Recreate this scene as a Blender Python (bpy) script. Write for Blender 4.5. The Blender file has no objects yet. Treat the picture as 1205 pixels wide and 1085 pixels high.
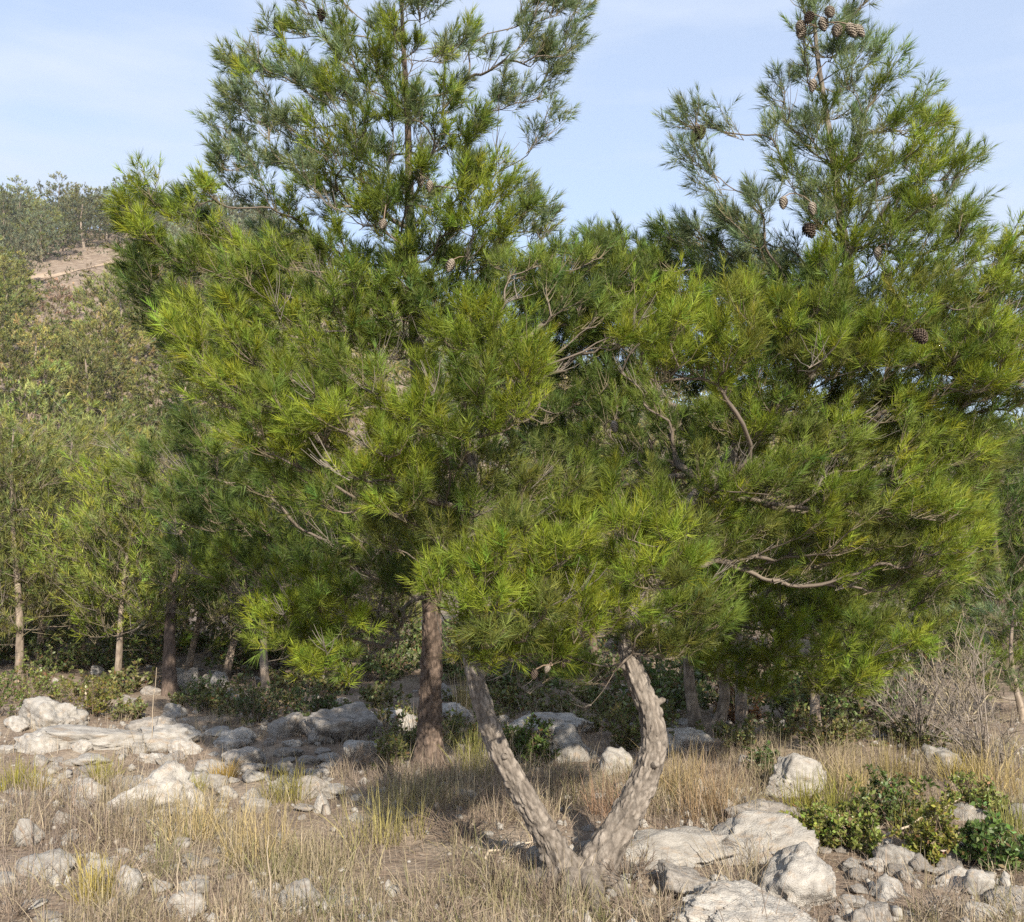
import bpy, math, random
import numpy as np
from mathutils import Vector

# ------------------------------------------------------------------ camera, sky, sun, exposure
SC = bpy.context.scene
COL = SC.collection
F_PX, CX, CY = 1157.0, 602.5, 542.5          # photograph 1205 x 1085
CAM_Z = 1.6
PITCH = math.atan((640.0 - CY) / F_PX)       # horizon row 640
cam_d = bpy.data.cameras.new('camera')
cam = bpy.data.objects.new('camera', cam_d); COL.objects.link(cam)
cam.location = (0, 0, CAM_Z); cam.rotation_euler = (math.pi / 2 + PITCH, 0, 0)
cam_d.sensor_fit = 'HORIZONTAL'; cam_d.sensor_width = 36.0; cam_d.lens = 36.0 * F_PX / 1205.0
cam_d.clip_start = 0.05; cam_d.clip_end = 2000
SC.camera = cam
SC.view_settings.view_transform = 'Standard'; SC.view_settings.look = 'None'
SC.view_settings.gamma = 1.0; SC.view_settings.use_curve_mapping = False
SC.view_settings.exposure = 1.08
SC.cycles.use_denoising = False
SC.cycles.max_bounces = 6; SC.cycles.diffuse_bounces = 3; SC.cycles.transmission_bounces = 4
SC.cycles.transparent_max_bounces = 4; SC.cycles.sample_clamp_indirect = 4.0

SUN_EL, SUN_AZ = math.radians(31), math.radians(17)      # azimuth measured from straight behind the camera, to the right
sun_vec = Vector((math.sin(SUN_AZ) * math.cos(SUN_EL), -math.cos(SUN_AZ) * math.cos(SUN_EL), math.sin(SUN_EL)))
sd = bpy.data.lights.new('sun', 'SUN'); sd.energy = 4.4; sd.angle = math.radians(0.53); sd.color = (1.0, 0.905, 0.75)
so = bpy.data.objects.new('sun', sd); COL.objects.link(so)
so.rotation_euler = (-sun_vec).to_track_quat('-Z', 'Y').to_euler(); so.location = (6, -8, 9)

W = bpy.data.worlds.new('World'); SC.world = W; W.use_nodes = True
wt = W.node_tree; wt.nodes.clear()
def wn(t, **kw):
    n = wt.nodes.new(t)
    for k, v in kw.items(): setattr(n, k, v)
    return n
sky = wn('ShaderNodeTexSky', sky_type='NISHITA'); sky.sun_disc = False
sky.sun_elevation = SUN_EL; sky.sun_rotation = math.pi - SUN_AZ
sky.altitude = 300; sky.air_density = 1.0; sky.dust_density = 1.4; sky.ozone_density = 1.6
tc = wn('ShaderNodeTexCoord'); mp = wn('ShaderNodeMapping')
mp.inputs['Scale'].default_value = (1.1, 1.3, 5.5); mp.inputs['Rotation'].default_value = (0.08, 0.16, 0.3)
nz = wn('ShaderNodeTexNoise'); nz.inputs['Scale'].default_value = 2.2; nz.inputs['Detail'].default_value = 5; nz.inputs['Roughness'].default_value = 0.55
rp = wn('ShaderNodeValToRGB'); rp.color_ramp.elements[0].position = 0.40; rp.color_ramp.elements[1].position = 0.66
rp.color_ramp.elements[0].color = (0.55, 0.55, 0.55, 1); rp.color_ramp.elements[1].color = (0.97, 0.97, 0.97, 1)
mx = wn('ShaderNodeMix', data_type='RGBA'); mx.inputs[7].default_value = (2.95, 3.35, 4.1, 1)
bg = wn('ShaderNodeBackground'); bg.inputs['Strength'].default_value = 0.122
wo = wn('ShaderNodeOutputWorld')
L = wt.links.new
L(tc.outputs['Generated'], mp.inputs['Vector']); L(mp.outputs['Vector'], nz.inputs['Vector']); L(nz.outputs['Fac'], rp.inputs['Fac'])
L(rp.outputs['Color'], mx.inputs[0]); L(sky.outputs['Color'], mx.inputs[6]); L(mx.outputs[2], bg.inputs['Color']); L(bg.outputs['Background'], wo.inputs['Surface'])

# ------------------------------------------------------------------ helpers
random.seed(5)
cp, sp = math.cos(PITCH), math.sin(PITCH)
def P(px, py, d):
    """point at forward distance d (m) along the ray of a photograph pixel"""
    rx, up = (px - CX) / F_PX, (CY - py) / F_PX
    fy, fz = cp - up * sp, sp + up * cp
    return np.array([rx * d / fy, d, CAM_Z + fz * d / fy])
def project(p):
    p = np.atleast_2d(p); x, y, z = p[:, 0], p[:, 1], p[:, 2] - CAM_Z
    fw = y * cp + z * sp; u = -y * sp + z * cp
    return CX + F_PX * x / fw, CY - F_PX * u / fw

def _hash(ix, iy, s):
    h = np.sin(ix * 127.1 + iy * 311.7 + s * 74.7) * 43758.5453
    return h - np.floor(h)
def vnoise(x, y, s=0):
    ix, iy = np.floor(x), np.floor(y); fx, fy = x - ix, y - iy
    fx = fx * fx * (3 - 2 * fx); fy = fy * fy * (3 - 2 * fy)
    a, b = _hash(ix, iy, s), _hash(ix + 1, iy, s); c, d = _hash(ix, iy + 1, s), _hash(ix + 1, iy + 1, s)
    return (a + (b - a) * fx) * (1 - fy) + (c + (d - c) * fx) * fy
def fbm(x, y, s=0, o=4):
    r, a = 0, 0.5
    for i in range(o):
        r = r + a * (vnoise(x * 2 ** i, y * 2 ** i, s + i) - 0.5); a *= 0.5
    return r
def sstep(a, b, x):
    t = np.clip((x - a) / (b - a), 0, 1); return t * t * (3 - 2 * t)

def ground_z(x, y):
    x, y = np.asarray(x, float), np.asarray(y, float)
    z = 0.22 * fbm(x * 0.45 + 3, y * 0.45, 1, 3) + 0.07 * fbm(x * 2.2, y * 2.2, 7, 3)
    z = z * sstep(1.0, 3.0, y) 
    az = CX + F_PX * x / np.maximum(y, 1.0)                       # bearing, in photograph columns
    crest = 49.0 - 28.0 * sstep(150, 900, az) - 6 * sstep(900, 1300, az) + 5 * sstep(-100, -900, az) * 0
    rise = sstep(38, 58, y) * np.clip((y - 38) / 107.0, 0, 1.0)
    over = sstep(145, 260, y)
    z = z + crest * np.clip(rise, 0, 1) * (1 - 0.25 * over) + (1.8 * fbm(x * 0.07, y * 0.07, 21, 3)) * sstep(42, 70, y)
    return z
def G(px, py):
    """ground point seen at a photograph pixel"""
    d = CAM_Z * F_PX / max(py - 640.0, 4.0)
    for _ in range(12):
        p = P(px, py, d); gz = float(ground_z(p[0], p[1]))
        d = d * (1 + 0.8 * ((p[2] - gz) / max(CAM_Z - gz, 0.4)))
    p = P(px, py, d); p[2] = float(ground_z(p[0], p[1])); return p

def mesh_np(name, V, faces, nper, mat, colors=None, smooth=False):
    """V (n,3), faces (m,nper) or list of (array,nper)"""
    me = bpy.data.meshes.new(name)
    if not isinstance(faces, list): faces = [(faces, nper)]
    V = np.asarray(V, np.float32)
    me.vertices.add(len(V)); me.vertices.foreach_set('co', V.ravel())
    lv = np.concatenate([np.asarray(f, np.int32).ravel() for f, n in faces])
    tot = np.concatenate([np.full(len(f), n, np.int32) for f, n in faces])
    st = np.concatenate([[0], np.cumsum(tot)[:-1]]).astype(np.int32)
    me.loops.add(len(lv)); me.loops.foreach_set('vertex_index', lv)
    me.polygons.add(len(tot)); me.polygons.foreach_set('loop_start', st)
    if smooth: me.polygons.foreach_set('use_smooth', np.ones(len(tot), bool))
    me.update(calc_edges=True)
    if colors is not None:
        at = me.attributes.new('Col', 'FLOAT_COLOR', 'POINT')
        c = np.ones((len(V), 4), np.float32); c[:, :3] = colors
        at.data.foreach_set('color', c.ravel())
    if mat: me.materials.append(mat)
    return me
def obj(name, me, parent=None, loc=None, kind=None, label=None, cat=None, group=None):
    o = bpy.data.objects.new(name, me); COL.objects.link(o)
    if loc is not None: o.location = [float(c) for c in loc]
    if parent is not None: o.parent = parent
    for k, v in (('kind', kind), ('label', label), ('category', cat), ('group', group)):
        if v: o[k] = v
    return o
def thing(name, loc, label, cat, group=None):
    o = obj(name, None, None, loc, None, label, cat, group); o.empty_display_size = 0.1; return o
def copy_thing(src, loc, rz=0, sc=1.0, label=None, group=None):
    c = src.copy(); COL.objects.link(c); c.location = [float(v) for v in loc]; c.rotation_euler = (0, 0, rz)
    c.scale = (sc, sc, sc) if not hasattr(sc, '__len__') else sc
    if label: c['label'] = label
    if group: c['group'] = group
    for ch in src.children:
        k = ch.copy(); COL.objects.link(k); k.parent = c
        for g in ch.children:
            q = g.copy(); COL.objects.link(q); q.parent = k
    return c

def nrm(v):
    return v / np.maximum(np.linalg.norm(v, axis=-1, keepdims=True), 1e-9)
def tubes(Pn, R, sides, rng):
    """Pn (n,k,3) centre lines, R (n,k) radii -> V, quads"""
    n, k, _ = Pn.shape
    T = np.empty_like(Pn); T[:, 1:-1] = Pn[:, 2:] - Pn[:, :-2]; T[:, 0] = Pn[:, 1] - Pn[:, 0]; T[:, -1] = Pn[:, -1] - Pn[:, -2]
    T = nrm(T)
    ref = nrm(np.cross(T.mean(1), rng.normal(size=(n, 3))))[:, None, :]
    A = nrm(ref - T * (ref * T).sum(-1, keepdims=True)); B = np.cross(T, A)
    th = np.arange(sides) * 2 * np.pi / sides
    V = Pn[:, :, None, :] + R[:, :, None, None] * (A[:, :, None, :] * np.cos(th)[None, None, :, None] + B[:, :, None, :] * np.sin(th)[None, None, :, None])
    base = (np.arange(n) * k * sides)[:, None, None]
    i = np.arange(k - 1)[None, :, None] * sides; j = np.arange(sides)[None, None, :]; j2 = (j + 1) % sides
    Fq = np.stack([base + i + j, base + i + j2, base + i + sides + j2, base + i + sides + j], -1).reshape(-1, 4)
    return V.reshape(-1, 3), Fq
def resample(p, k):
    p = np.asarray(p, float); s = np.concatenate([[0], np.cumsum(np.linalg.norm(np.diff(p, axis=0), axis=1))])
    t = np.linspace(0, s[-1], k)
    return np.stack([np.interp(t, s, p[:, c]) for c in range(p.shape[1])], 1)
def smooth_path(ctrl, k):
    """Catmull-Rom through control rows (any number of columns), k samples evenly spaced"""
    c = np.asarray(ctrl, float); c = np.vstack([2 * c[0] - c[1], c, 2 * c[-1] - c[-2]]); out = []
    for i in range(1, len(c) - 2):
        t = np.linspace(0, 1, 24, endpoint=False)[:, None]
        a, b, d, e = c[i - 1], c[i], c[i + 1], c[i + 2]
        out.append(0.5 * ((2 * b) + (d - a) * t + (2 * a - 5 * b + 4 * d - e) * t * t + (3 * b - a - 3 * d + e) * t ** 3))
    out.append(c[-2][None]); p = np.vstack(out)
    s = np.concatenate([[0], np.cumsum(np.linalg.norm(np.diff(p[:, :3], axis=0), axis=1))])
    t = np.linspace(0, s[-1], k)
    return np.stack([np.interp(t, s, p[:, q]) for q in range(p.shape[1])], 1)

# ------------------------------------------------------------------ materials
def mat(name):
    m = bpy.data.materials.new(name); m.use_nodes = True; nt = m.node_tree
    b = nt.nodes['Principled BSDF']; return m, nt, b, nt.nodes['Material Output']
def leaf_mat(name, rough=0.5, spec=0.35, trans=0.3, tint=(1.1, 1.15, 0.7)):
    m, nt, b, out = mat(name)
    a = nt.nodes.new('ShaderNodeAttribute'); a.attribute_name = 'Col'
    b.inputs['Roughness'].default_value = rough; b.inputs['Specular IOR Level'].default_value = spec
    nt.links.new(a.outputs['Color'], b.inputs['Base Color'])
    if trans > 0:
        t = nt.nodes.new('ShaderNodeBsdfTranslucent'); ml = nt.nodes.new('ShaderNodeMix'); ml.data_type = 'RGBA'; ml.blend_type = 'MULTIPLY'
        ml.inputs[0].default_value = 1; ml.inputs[7].default_value = (*tint, 1)
        nt.links.new(a.outputs['Color'], ml.inputs[6]); nt.links.new(ml.outputs[2], t.inputs['Color'])
        s = nt.nodes.new('ShaderNodeMixShader'); s.inputs[0].default_value = trans
        nt.links.new(b.outputs[0], s.inputs[1]); nt.links.new(t.outputs[0], s.inputs[2]); nt.links.new(s.outputs[0], out.inputs['Surface'])
    return m
def noise_mat(name, stops, scale=6, detail=8, rough=0.9, bump=0.3, bscale=40, bdist=0.01, coord='Object', stretch=(1, 1, 1), spec=0.2, extra=None):
    m, nt, b, out = mat(name)
    t = nt.nodes.new('ShaderNodeTexCoord'); mpn = nt.nodes.new('ShaderNodeMapping'); mpn.inputs['Scale'].default_value = stretch
    nt.links.new(t.outputs[coord], mpn.inputs['Vector'])
    n = nt.nodes.new('ShaderNodeTexNoise'); n.inputs['Scale'].default_value = scale; n.inputs['Detail'].default_value = detail; n.inputs['Roughness'].default_value = 0.65
    nt.links.new(mpn.outputs[0], n.inputs['Vector'])
    r = nt.nodes.new('ShaderNodeValToRGB'); cr = r.color_ramp
    cr.elements[0].position, cr.elements[0].color = stops[0][0], (*stops[0][1], 1)
    cr.elements[1].position, cr.elements[1].color = stops[-1][0], (*stops[-1][1], 1)
    for p, c in stops[1:-1]:
        e = cr.elements.new(p); e.color = (*c, 1)
    nt.links.new(n.outputs['Fac'], r.inputs['Fac'])
    n2 = nt.nodes.new('ShaderNodeTexNoise'); n2.inputs['Scale'].default_value = bscale; n2.inputs['Detail'].default_value = 6
    nt.links.new(mpn.outputs[0], n2.inputs['Vector'])
    bp = nt.nodes.new('ShaderNodeBump'); bp.inputs['Strength'].default_value = bump; bp.inputs['Distance'].default_value = bdist
    nt.links.new(n2.outputs['Fac'], bp.inputs['Height']); nt.links.new(bp.outputs[0], b.inputs['Normal'])
    b.inputs['Roughness'].default_value = rough; b.inputs['Specular IOR Level'].default_value = spec
    col = r.outputs['Color']
    if extra: col = extra(nt, mpn.outputs[0], col)
    nt.links.new(col, b.inputs['Base Color'])
    return m
def rock_extra(nt, vec, col):
    # dark lichen specks and rusty stains with shapes of their own
    v = nt.nodes.new('ShaderNodeTexVoronoi'); v.inputs['Scale'].default_value = 22
    nt.links.new(vec, v.inputs['Vector'])
    n = nt.nodes.new('ShaderNodeTexNoise'); n.inputs['Scale'].default_value = 9; n.inputs['Detail'].default_value = 7; n.inputs['Roughness'].default_value = 0.75
    nt.links.new(vec, n.inputs['Vector'])
    r = nt.nodes.new('ShaderNodeValToRGB'); r.color_ramp.elements[0].position = 0.50; r.color_ramp.elements[1].position = 0.66
    nt.links.new(n.outputs['Fac'], r.inputs['Fac'])
    m1 = nt.nodes.new('ShaderNodeMix'); m1.data_type = 'RGBA'; m1.inputs[7].default_value = (0.19, 0.165, 0.14, 1)
    ms = nt.nodes.new('ShaderNodeMath'); ms.operation = 'MULTIPLY'; ms.inputs[1].default_value = 0.75
    nt.links.new(r.outputs[0], ms.inputs[0]); nt.links.new(ms.outputs[0], m1.inputs[0]); nt.links.new(col, m1.inputs[6])
    n2 = nt.nodes.new('ShaderNodeTexNoise'); n2.inputs['Scale'].default_value = 3.1; n2.inputs['Detail'].default_value = 4
    nt.links.new(vec, n2.inputs['Vector'])
    r2 = nt.nodes.new('ShaderNodeValToRGB'); r2.color_ramp.elements[0].position = 0.56; r2.color_ramp.elements[1].position = 0.74
    nt.links.new(n2.outputs['Fac'], r2.inputs['Fac'])
    m2 = nt.nodes.new('ShaderNodeMix'); m2.data_type = 'RGBA'; m2.inputs[7].default_value = (0.36, 0.26, 0.17, 1)
    ms2 = nt.nodes.new('ShaderNodeMath'); ms2.operation = 'MULTIPLY'; ms2.inputs[1].default_value = 0.6
    nt.links.new(r2.outputs[0], ms2.inputs[0]); nt.links.new(ms2.outputs[0], m2.inputs[0]); nt.links.new(m1.outputs[2], m2.inputs[6])
    oi = nt.nodes.new('ShaderNodeObjectInfo'); mr = nt.nodes.new('ShaderNodeMapRange'); mr.inputs['To Min'].default_value, mr.inputs['To Max'].default_value = 0.76, 1.1
    hs = nt.nodes.new('ShaderNodeHueSaturation'); nt.links.new(oi.outputs['Random'], mr.inputs['Value']); nt.links.new(mr.outputs[0], hs.inputs['Value']); nt.links.new(m2.outputs[2], hs.inputs['Color'])
    return hs.outputs['Color']

M_NEEDLE = leaf_mat('pine_needles', 0.5, 0.2, 0.25, (1.05, 1.2, 0.55))
M_LEAF = leaf_mat('broad_leaves', 0.4, 0.4, 0.3)
M_GRASS = leaf_mat('dry_grass_blades', 0.65, 0.25, 0.28, (1.1, 1.0, 0.8))
M_TWIG = leaf_mat('twig_bark', 0.85, 0.15, 0)
M_FAR = leaf_mat('far_foliage', 0.6, 0.2, 0.25)
M_FARN = leaf_mat('far_pine_needles', 0.55, 0.25, 0.15)
_nt = M_FARN.node_tree; _oi = _nt.nodes.new('ShaderNodeObjectInfo'); _hs = _nt.nodes.new('ShaderNodeHueSaturation'); _mr = _nt.nodes.new('ShaderNodeMapRange'); _mh = _nt.nodes.new('ShaderNodeMapRange')
_at = next(n for n in _nt.nodes if n.type == 'ATTRIBUTE'); _tg = [l.to_socket for l in _at.outputs['Color'].links]
_mr.inputs['To Min'].default_value, _mr.inputs['To Max'].default_value = 0.55, 1.4          # every tree has its own tone
_mh.inputs['To Min'].default_value, _mh.inputs['To Max'].default_value = 0.475, 0.515
_mm = _nt.nodes.new('ShaderNodeMath'); _mm.operation = 'FRACT'; _mx = _nt.nodes.new('ShaderNodeMath'); _mx.operation = 'MULTIPLY'; _mx.inputs[1].default_value = 7.31
_nt.links.new(_oi.outputs['Random'], _mr.inputs['Value']); _nt.links.new(_oi.outputs['Random'], _mx.inputs[0]); _nt.links.new(_mx.outputs[0], _mm.inputs[0]); _nt.links.new(_mm.outputs[0], _mh.inputs['Value'])
_nt.links.new(_mr.outputs[0], _hs.inputs['Value']); _nt.links.new(_mh.outputs[0], _hs.inputs['Hue']); _nt.links.new(_at.outputs['Color'], _hs.inputs['Color'])
for _s in _tg: _nt.links.new(_hs.outputs['Color'], _s)
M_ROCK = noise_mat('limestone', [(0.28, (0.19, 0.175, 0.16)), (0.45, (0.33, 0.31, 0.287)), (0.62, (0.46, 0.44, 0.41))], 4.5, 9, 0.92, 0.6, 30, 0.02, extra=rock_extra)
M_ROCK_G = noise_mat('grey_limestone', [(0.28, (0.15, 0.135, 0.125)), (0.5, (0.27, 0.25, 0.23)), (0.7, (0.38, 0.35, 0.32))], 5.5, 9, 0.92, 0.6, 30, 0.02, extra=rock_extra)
M_CONE = noise_mat('cone_scales', [(0.3, (0.16, 0.135, 0.11)), (0.7, (0.29, 0.25, 0.205))], 60, 4, 0.7, 0.2, 90, 0.002)
M_CONE_D = noise_mat('old_cone_scales', [(0.3, (0.045, 0.032, 0.026)), (0.7, (0.13, 0.10, 0.08))], 60, 4, 0.8, 0.2, 90, 0.002)
def bark_extra(nt, vec, col):
    a = nt.nodes.new('ShaderNodeAttribute'); a.attribute_name = 'Col'
    m1 = nt.nodes.new('ShaderNodeMix'); m1.data_type = 'RGBA'; m1.blend_type = 'MULTIPLY'; m1.inputs[0].default_value = 1
    nt.links.new(col, m1.inputs[6]); nt.links.new(a.outputs['Color'], m1.inputs[7]); return m1.outputs[2]
def soil_extra(nt, vec, col):
    n = nt.nodes.new('ShaderNodeTexNoise'); n.inputs['Scale'].default_value = 38; n.inputs['Detail'].default_value = 4
    nt.links.new(vec, n.inputs['Vector'])
    r = nt.nodes.new('ShaderNodeValToRGB'); r.color_ramp.elements[0].position = 0.56; r.color_ramp.elements[1].position = 0.66
    nt.links.new(n.outputs['Fac'], r.inputs['Fac'])
    m1 = nt.nodes.new('ShaderNodeMix'); m1.data_type = 'RGBA'; m1.inputs[7].default_value = (0.30, 0.255, 0.205, 1)
    ms = nt.nodes.new('ShaderNodeMath'); ms.operation = 'MULTIPLY'; ms.inputs[1].default_value = 0.65
    nt.links.new(r.outputs[0], ms.inputs[0]); nt.links.new(ms.outputs[0], m1.inputs[0]); nt.links.new(col, m1.inputs[6])
    return m1.outputs[2]
M_BARK = noise_mat('pine_bark', [(0.3, (0.115, 0.097, 0.083)), (0.5, (0.195, 0.168, 0.144)), (0.7, (0.30, 0.265, 0.232))], 30, 8, 0.9, 0.75, 70, 0.012, stretch=(1, 1, 0.55), extra=bark_extra)
M_BARK_RED = noise_mat('dark_red_bark', [(0.3, (0.055, 0.043, 0.036)), (0.5, (0.135, 0.100, 0.080)), (0.72, (0.225, 0.172, 0.140))], 28, 8, 0.9, 0.75, 70, 0.012, stretch=(1, 1, 0.5), extra=bark_extra)
M_BARK_GREY = noise_mat('grey_bark', [(0.3, (0.13, 0.10, 0.08)), (0.55, (0.27, 0.22, 0.175)), (0.75, (0.42, 0.36, 0.30))], 14, 7, 0.9, 0.6, 60, 0.01, stretch=(1, 1, 0.5), extra=bark_extra)
M_SOIL = noise_mat('stony_soil', [(0.3, (0.10, 0.075, 0.057)), (0.48, (0.185, 0.14, 0.107)), (0.66, (0.28, 0.23, 0.18))], 1.7, 10, 0.95, 0.9, 22, 0.03, extra=soil_extra)
M_TRACK = noise_mat('bare_earth_track', [(0.35, (0.24, 0.175, 0.125)), (0.65, (0.38, 0.30, 0.225))], 0.6, 6, 0.95, 0.5, 3, 0.1)

# ------------------------------------------------------------------ ground (one sheet to the horizon, finer near the camera)
ys = np.concatenate([np.linspace(-40, 2.4, 12), np.linspace(2.7, 11, 150), np.linspace(11.2, 30, 60), np.linspace(31, 160, 76), np.linspace(168, 900, 20)])
us = np.linspace(-1, 1, 161)
half = np.maximum(np.abs(ys) * 0.85, 5.0) + np.where(ys < 2.5, 40, 0)
X = us[None, :] * half[:, None]; Y = np.repeat(ys[:, None], 161, 1); Z = ground_z(X, Y)
Z = Z + 0.035 * fbm(X * 7, Y * 7, 31, 2) * (Y < 12)
idx = np.arange(len(ys) * 161).reshape(len(ys), 161)
Fg = np.stack([idx[:-1, :-1], idx[:-1, 1:], idx[1:, 1:], idx[1:, :-1]], -1).reshape(-1, 4)
obj('ground', mesh_np('ground', np.stack([X, Y, Z], -1).reshape(-1, 3), Fg, 4, M_SOIL, smooth=True), kind='structure')

# ------------------------------------------------------------------ pine generator
def grow(stems, sprays, seed, zmin=0.0):
    """stems: list of (pts(n,3), rad(n)).  Attaches every spray point to the nearest wood."""
    rng = np.random.default_rng(seed)
    pos = [s[0] for s in stems]; NS = sum(len(p) for p in pos)
    CAP = NS + len(sprays) * 60
    pp = np.zeros((CAP, 3)); pl = np.zeros(CAP); par = -np.ones(CAP, int); limb = -np.ones(CAP, int); load = np.zeros(CAP); tan = np.zeros((CAP, 3)); srad = np.zeros(CAP)
    n = 0
    for s in stems:
        k = len(s[0]); pp[n:n + k] = s[0]; srad[n:n + k] = s[1]
        tan[n:n + k - 1] = nrm(np.diff(s[0], axis=0)); tan[n + k - 1] = tan[n + k - 2]; n += k
    stem_pts = pp[:NS].copy()
    D = np.linalg.norm(sprays[:, None, :] - stem_pts[None], axis=2).min(1)
    order = np.argsort(D); polys = []; axes = np.zeros_like(sprays); limbs = np.zeros(len(sprays), int); nl = 0
    for si in order:
        C = sprays[si]; q = pp[:n]; dv = C - q; dist = np.linalg.norm(dv, axis=1)
        cost = dist + 0.22 * pl[:n] + 1.1 * np.maximum(0, q[:, 2] - C[2] + 0.03) + np.where(q[:, 2] < zmin, 5.0, 0)
        cost += np.where(limb[:n] < 0, 0.12, 0)
        i = int(np.argmin(cost)); P0 = q[i]; Ld = dist[i] + 1e-6; dr = (C - P0) / Ld
        hz = np.array([dr[0], dr[1], 0.0]); hz = hz / (np.linalg.norm(hz) + 1e-6)
        if limb[i] < 0:
            lid = nl; nl += 1; d0 = hz * 0.8 + np.array([0, 0, 0.25]) + dr * 0.4
        else:
            lid = limb[i]; d0 = tan[i] * 0.6 + dr * 0.7
        d0 /= np.linalg.norm(d0) + 1e-6
        d1 = nrm(dr + np.array([0, 0, 0.55]) + hz * 0.2)
        k = max(4, min(50, int(Ld / 0.07) + 2)); t = np.linspace(0, 1, k)[:, None]
        P1, P2 = P0 + d0 * Ld * 0.38, C - d1 * Ld * 0.3
        B = P0 * (1 - t) ** 3 + 3 * P1 * t * (1 - t) ** 2 + 3 * P2 * t * t * (1 - t) + C * t ** 3
        w = np.cumsum(rng.normal(size=(k, 3)), 0) * 0.012; B = B + (w - t * w[-1]) * np.sin(np.pi * t)
        m = k - 1
        pp[n:n + m] = B[1:]; pl[n:n + m] = pl[i] + Ld * t[1:, 0]; limb[n:n + m] = lid
        par[n] = i; par[n + 1:n + m] = np.arange(n, n + m - 1)
        tt = nrm(np.diff(B, axis=0)); tan[n:n + m] = tt
        polys.append((i, n, n + m, lid)); limbs[si] = lid; axes[si] = tt[-1]
        j = n + m - 1
        while j >= 0 and limb[j] >= 0:
            load[j] += 1; j = par[j]
        n += m
    out = []
    for (i, a, b, lid) in polys:
        ids = np.concatenate([[i], np.arange(a, b)]); r = 0.0026 * np.sqrt(np.maximum(load[ids], 1.0)); r[0] = r[1] * 1.12
        r[1:] *= np.linspace(1, 0.85, len(r) - 1)
        if limb[i] < 0: r = np.minimum(r, srad[i] * 0.6)
        out.append((pp[ids], r, lid))
    return out, axes, limbs, nl

def spray_parts(C, axes, out_dir, limbs, R, nt, seed, side=1.3):
    """twigs (n,5,3) and shoots (start, direction, length) of every spray"""
    rng = np.random.default_rng(seed); m = len(C)
    up = np.array([0, 0, 1.0])
    ax = nrm(axes * 0.5 + out_dir * 0.7 + up * 0.55 + rng.normal(size=(m, 3)) * 0.15)
    n = m * nt; s = np.repeat(np.arange(m), nt); Rr = np.repeat(R, nt) if hasattr(R, '__len__') else np.full(n, R)
    u = nrm(ax[s] * 0.95 + nrm(rng.normal(size=(n, 3))) * rng.uniform(0.3, 1.15, (n, 1)) * np.array([1, 1, 0.75]))
    st = C[s] - axes[s] * Rr[:, None] * rng.uniform(0, 0.9, (n, 1))
    ln = Rr * rng.uniform(0.6, 1.25, n)
    bend = nrm(u * 0.55 + up * 0.55 + out_dir[s] * 0.3)
    t = np.linspace(0, 1, 5)[None, :, None]
    tw = st[:, None] + (u * ln[:, None])[:, None] * t + ((bend - u) * ln[:, None] * 0.55)[:, None] * t ** 2
    sd = nrm(tw[:, -1] - tw[:, -2])
    S, Dv, Ln, Li = [tw[:, 3]], [sd], [np.linalg.norm(tw[:, 4] - tw[:, 3], axis=1) + 0.035], [s]
    for _ in range(int(side)):
        tt = rng.uniform(0.35, 0.85, n); a = np.clip((tt * 4).astype(int), 0, 3); f = (tt * 4 - a)[:, None]
        b = tw[np.arange(n), a] * (1 - f) + tw[np.arange(n), a + 1] * f
        d2 = nrm(sd * 0.7 + nrm(rng.normal(size=(n, 3))) * 0.85 + up * 0.25); keep = rng.random(n) < 0.9
        S.append(b[keep]); Dv.append(d2[keep]); Ln.append(rng.uniform(0.05, 0.11, n)[keep]); Li.append(s[keep])
    return tw, s, np.concatenate(S), np.concatenate(Dv), np.concatenate(Ln), np.concatenate(Li)

def needles(S, Dv, Ln, cols, N, length, width, seed, spread=(0.22, 0.98)):
    rng = np.random.default_rng(seed); n = len(S); k = n * N; i = np.repeat(np.arange(n), N)
    t = rng.random(k) ** 0.8
    base = S[i] + Dv[i] * (Ln[i] * t)[:, None]
    perp = nrm(np.cross(Dv[i], rng.normal(size=(k, 3))))
    th = spread[1] - (spread[1] - spread[0]) * t + rng.normal(size=k) * 0.12
    d = Dv[i] * np.cos(th)[:, None] + perp * np.sin(th)[:, None]
    ln = length * rng.uniform(0.75, 1.2, k) * np.repeat(rng.uniform(0.85, 1.15, n), N)
    tip = base + d * ln[:, None]; tip[:, 2] -= 0.06 * ln
    side = nrm(np.cross(d, rng.normal(size=(k, 3)))) * (width * 0.5)
    V = np.empty((k, 3, 3)); V[:, 0] = base - side; V[:, 1] = base + side; V[:, 2] = tip
    c = np.repeat((cols[i] * rng.uniform(0.8, 1.2, (k, 1)))[:, None], 3, 1).reshape(-1, 3)
    return V.reshape(-1, 3), c, i

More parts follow.
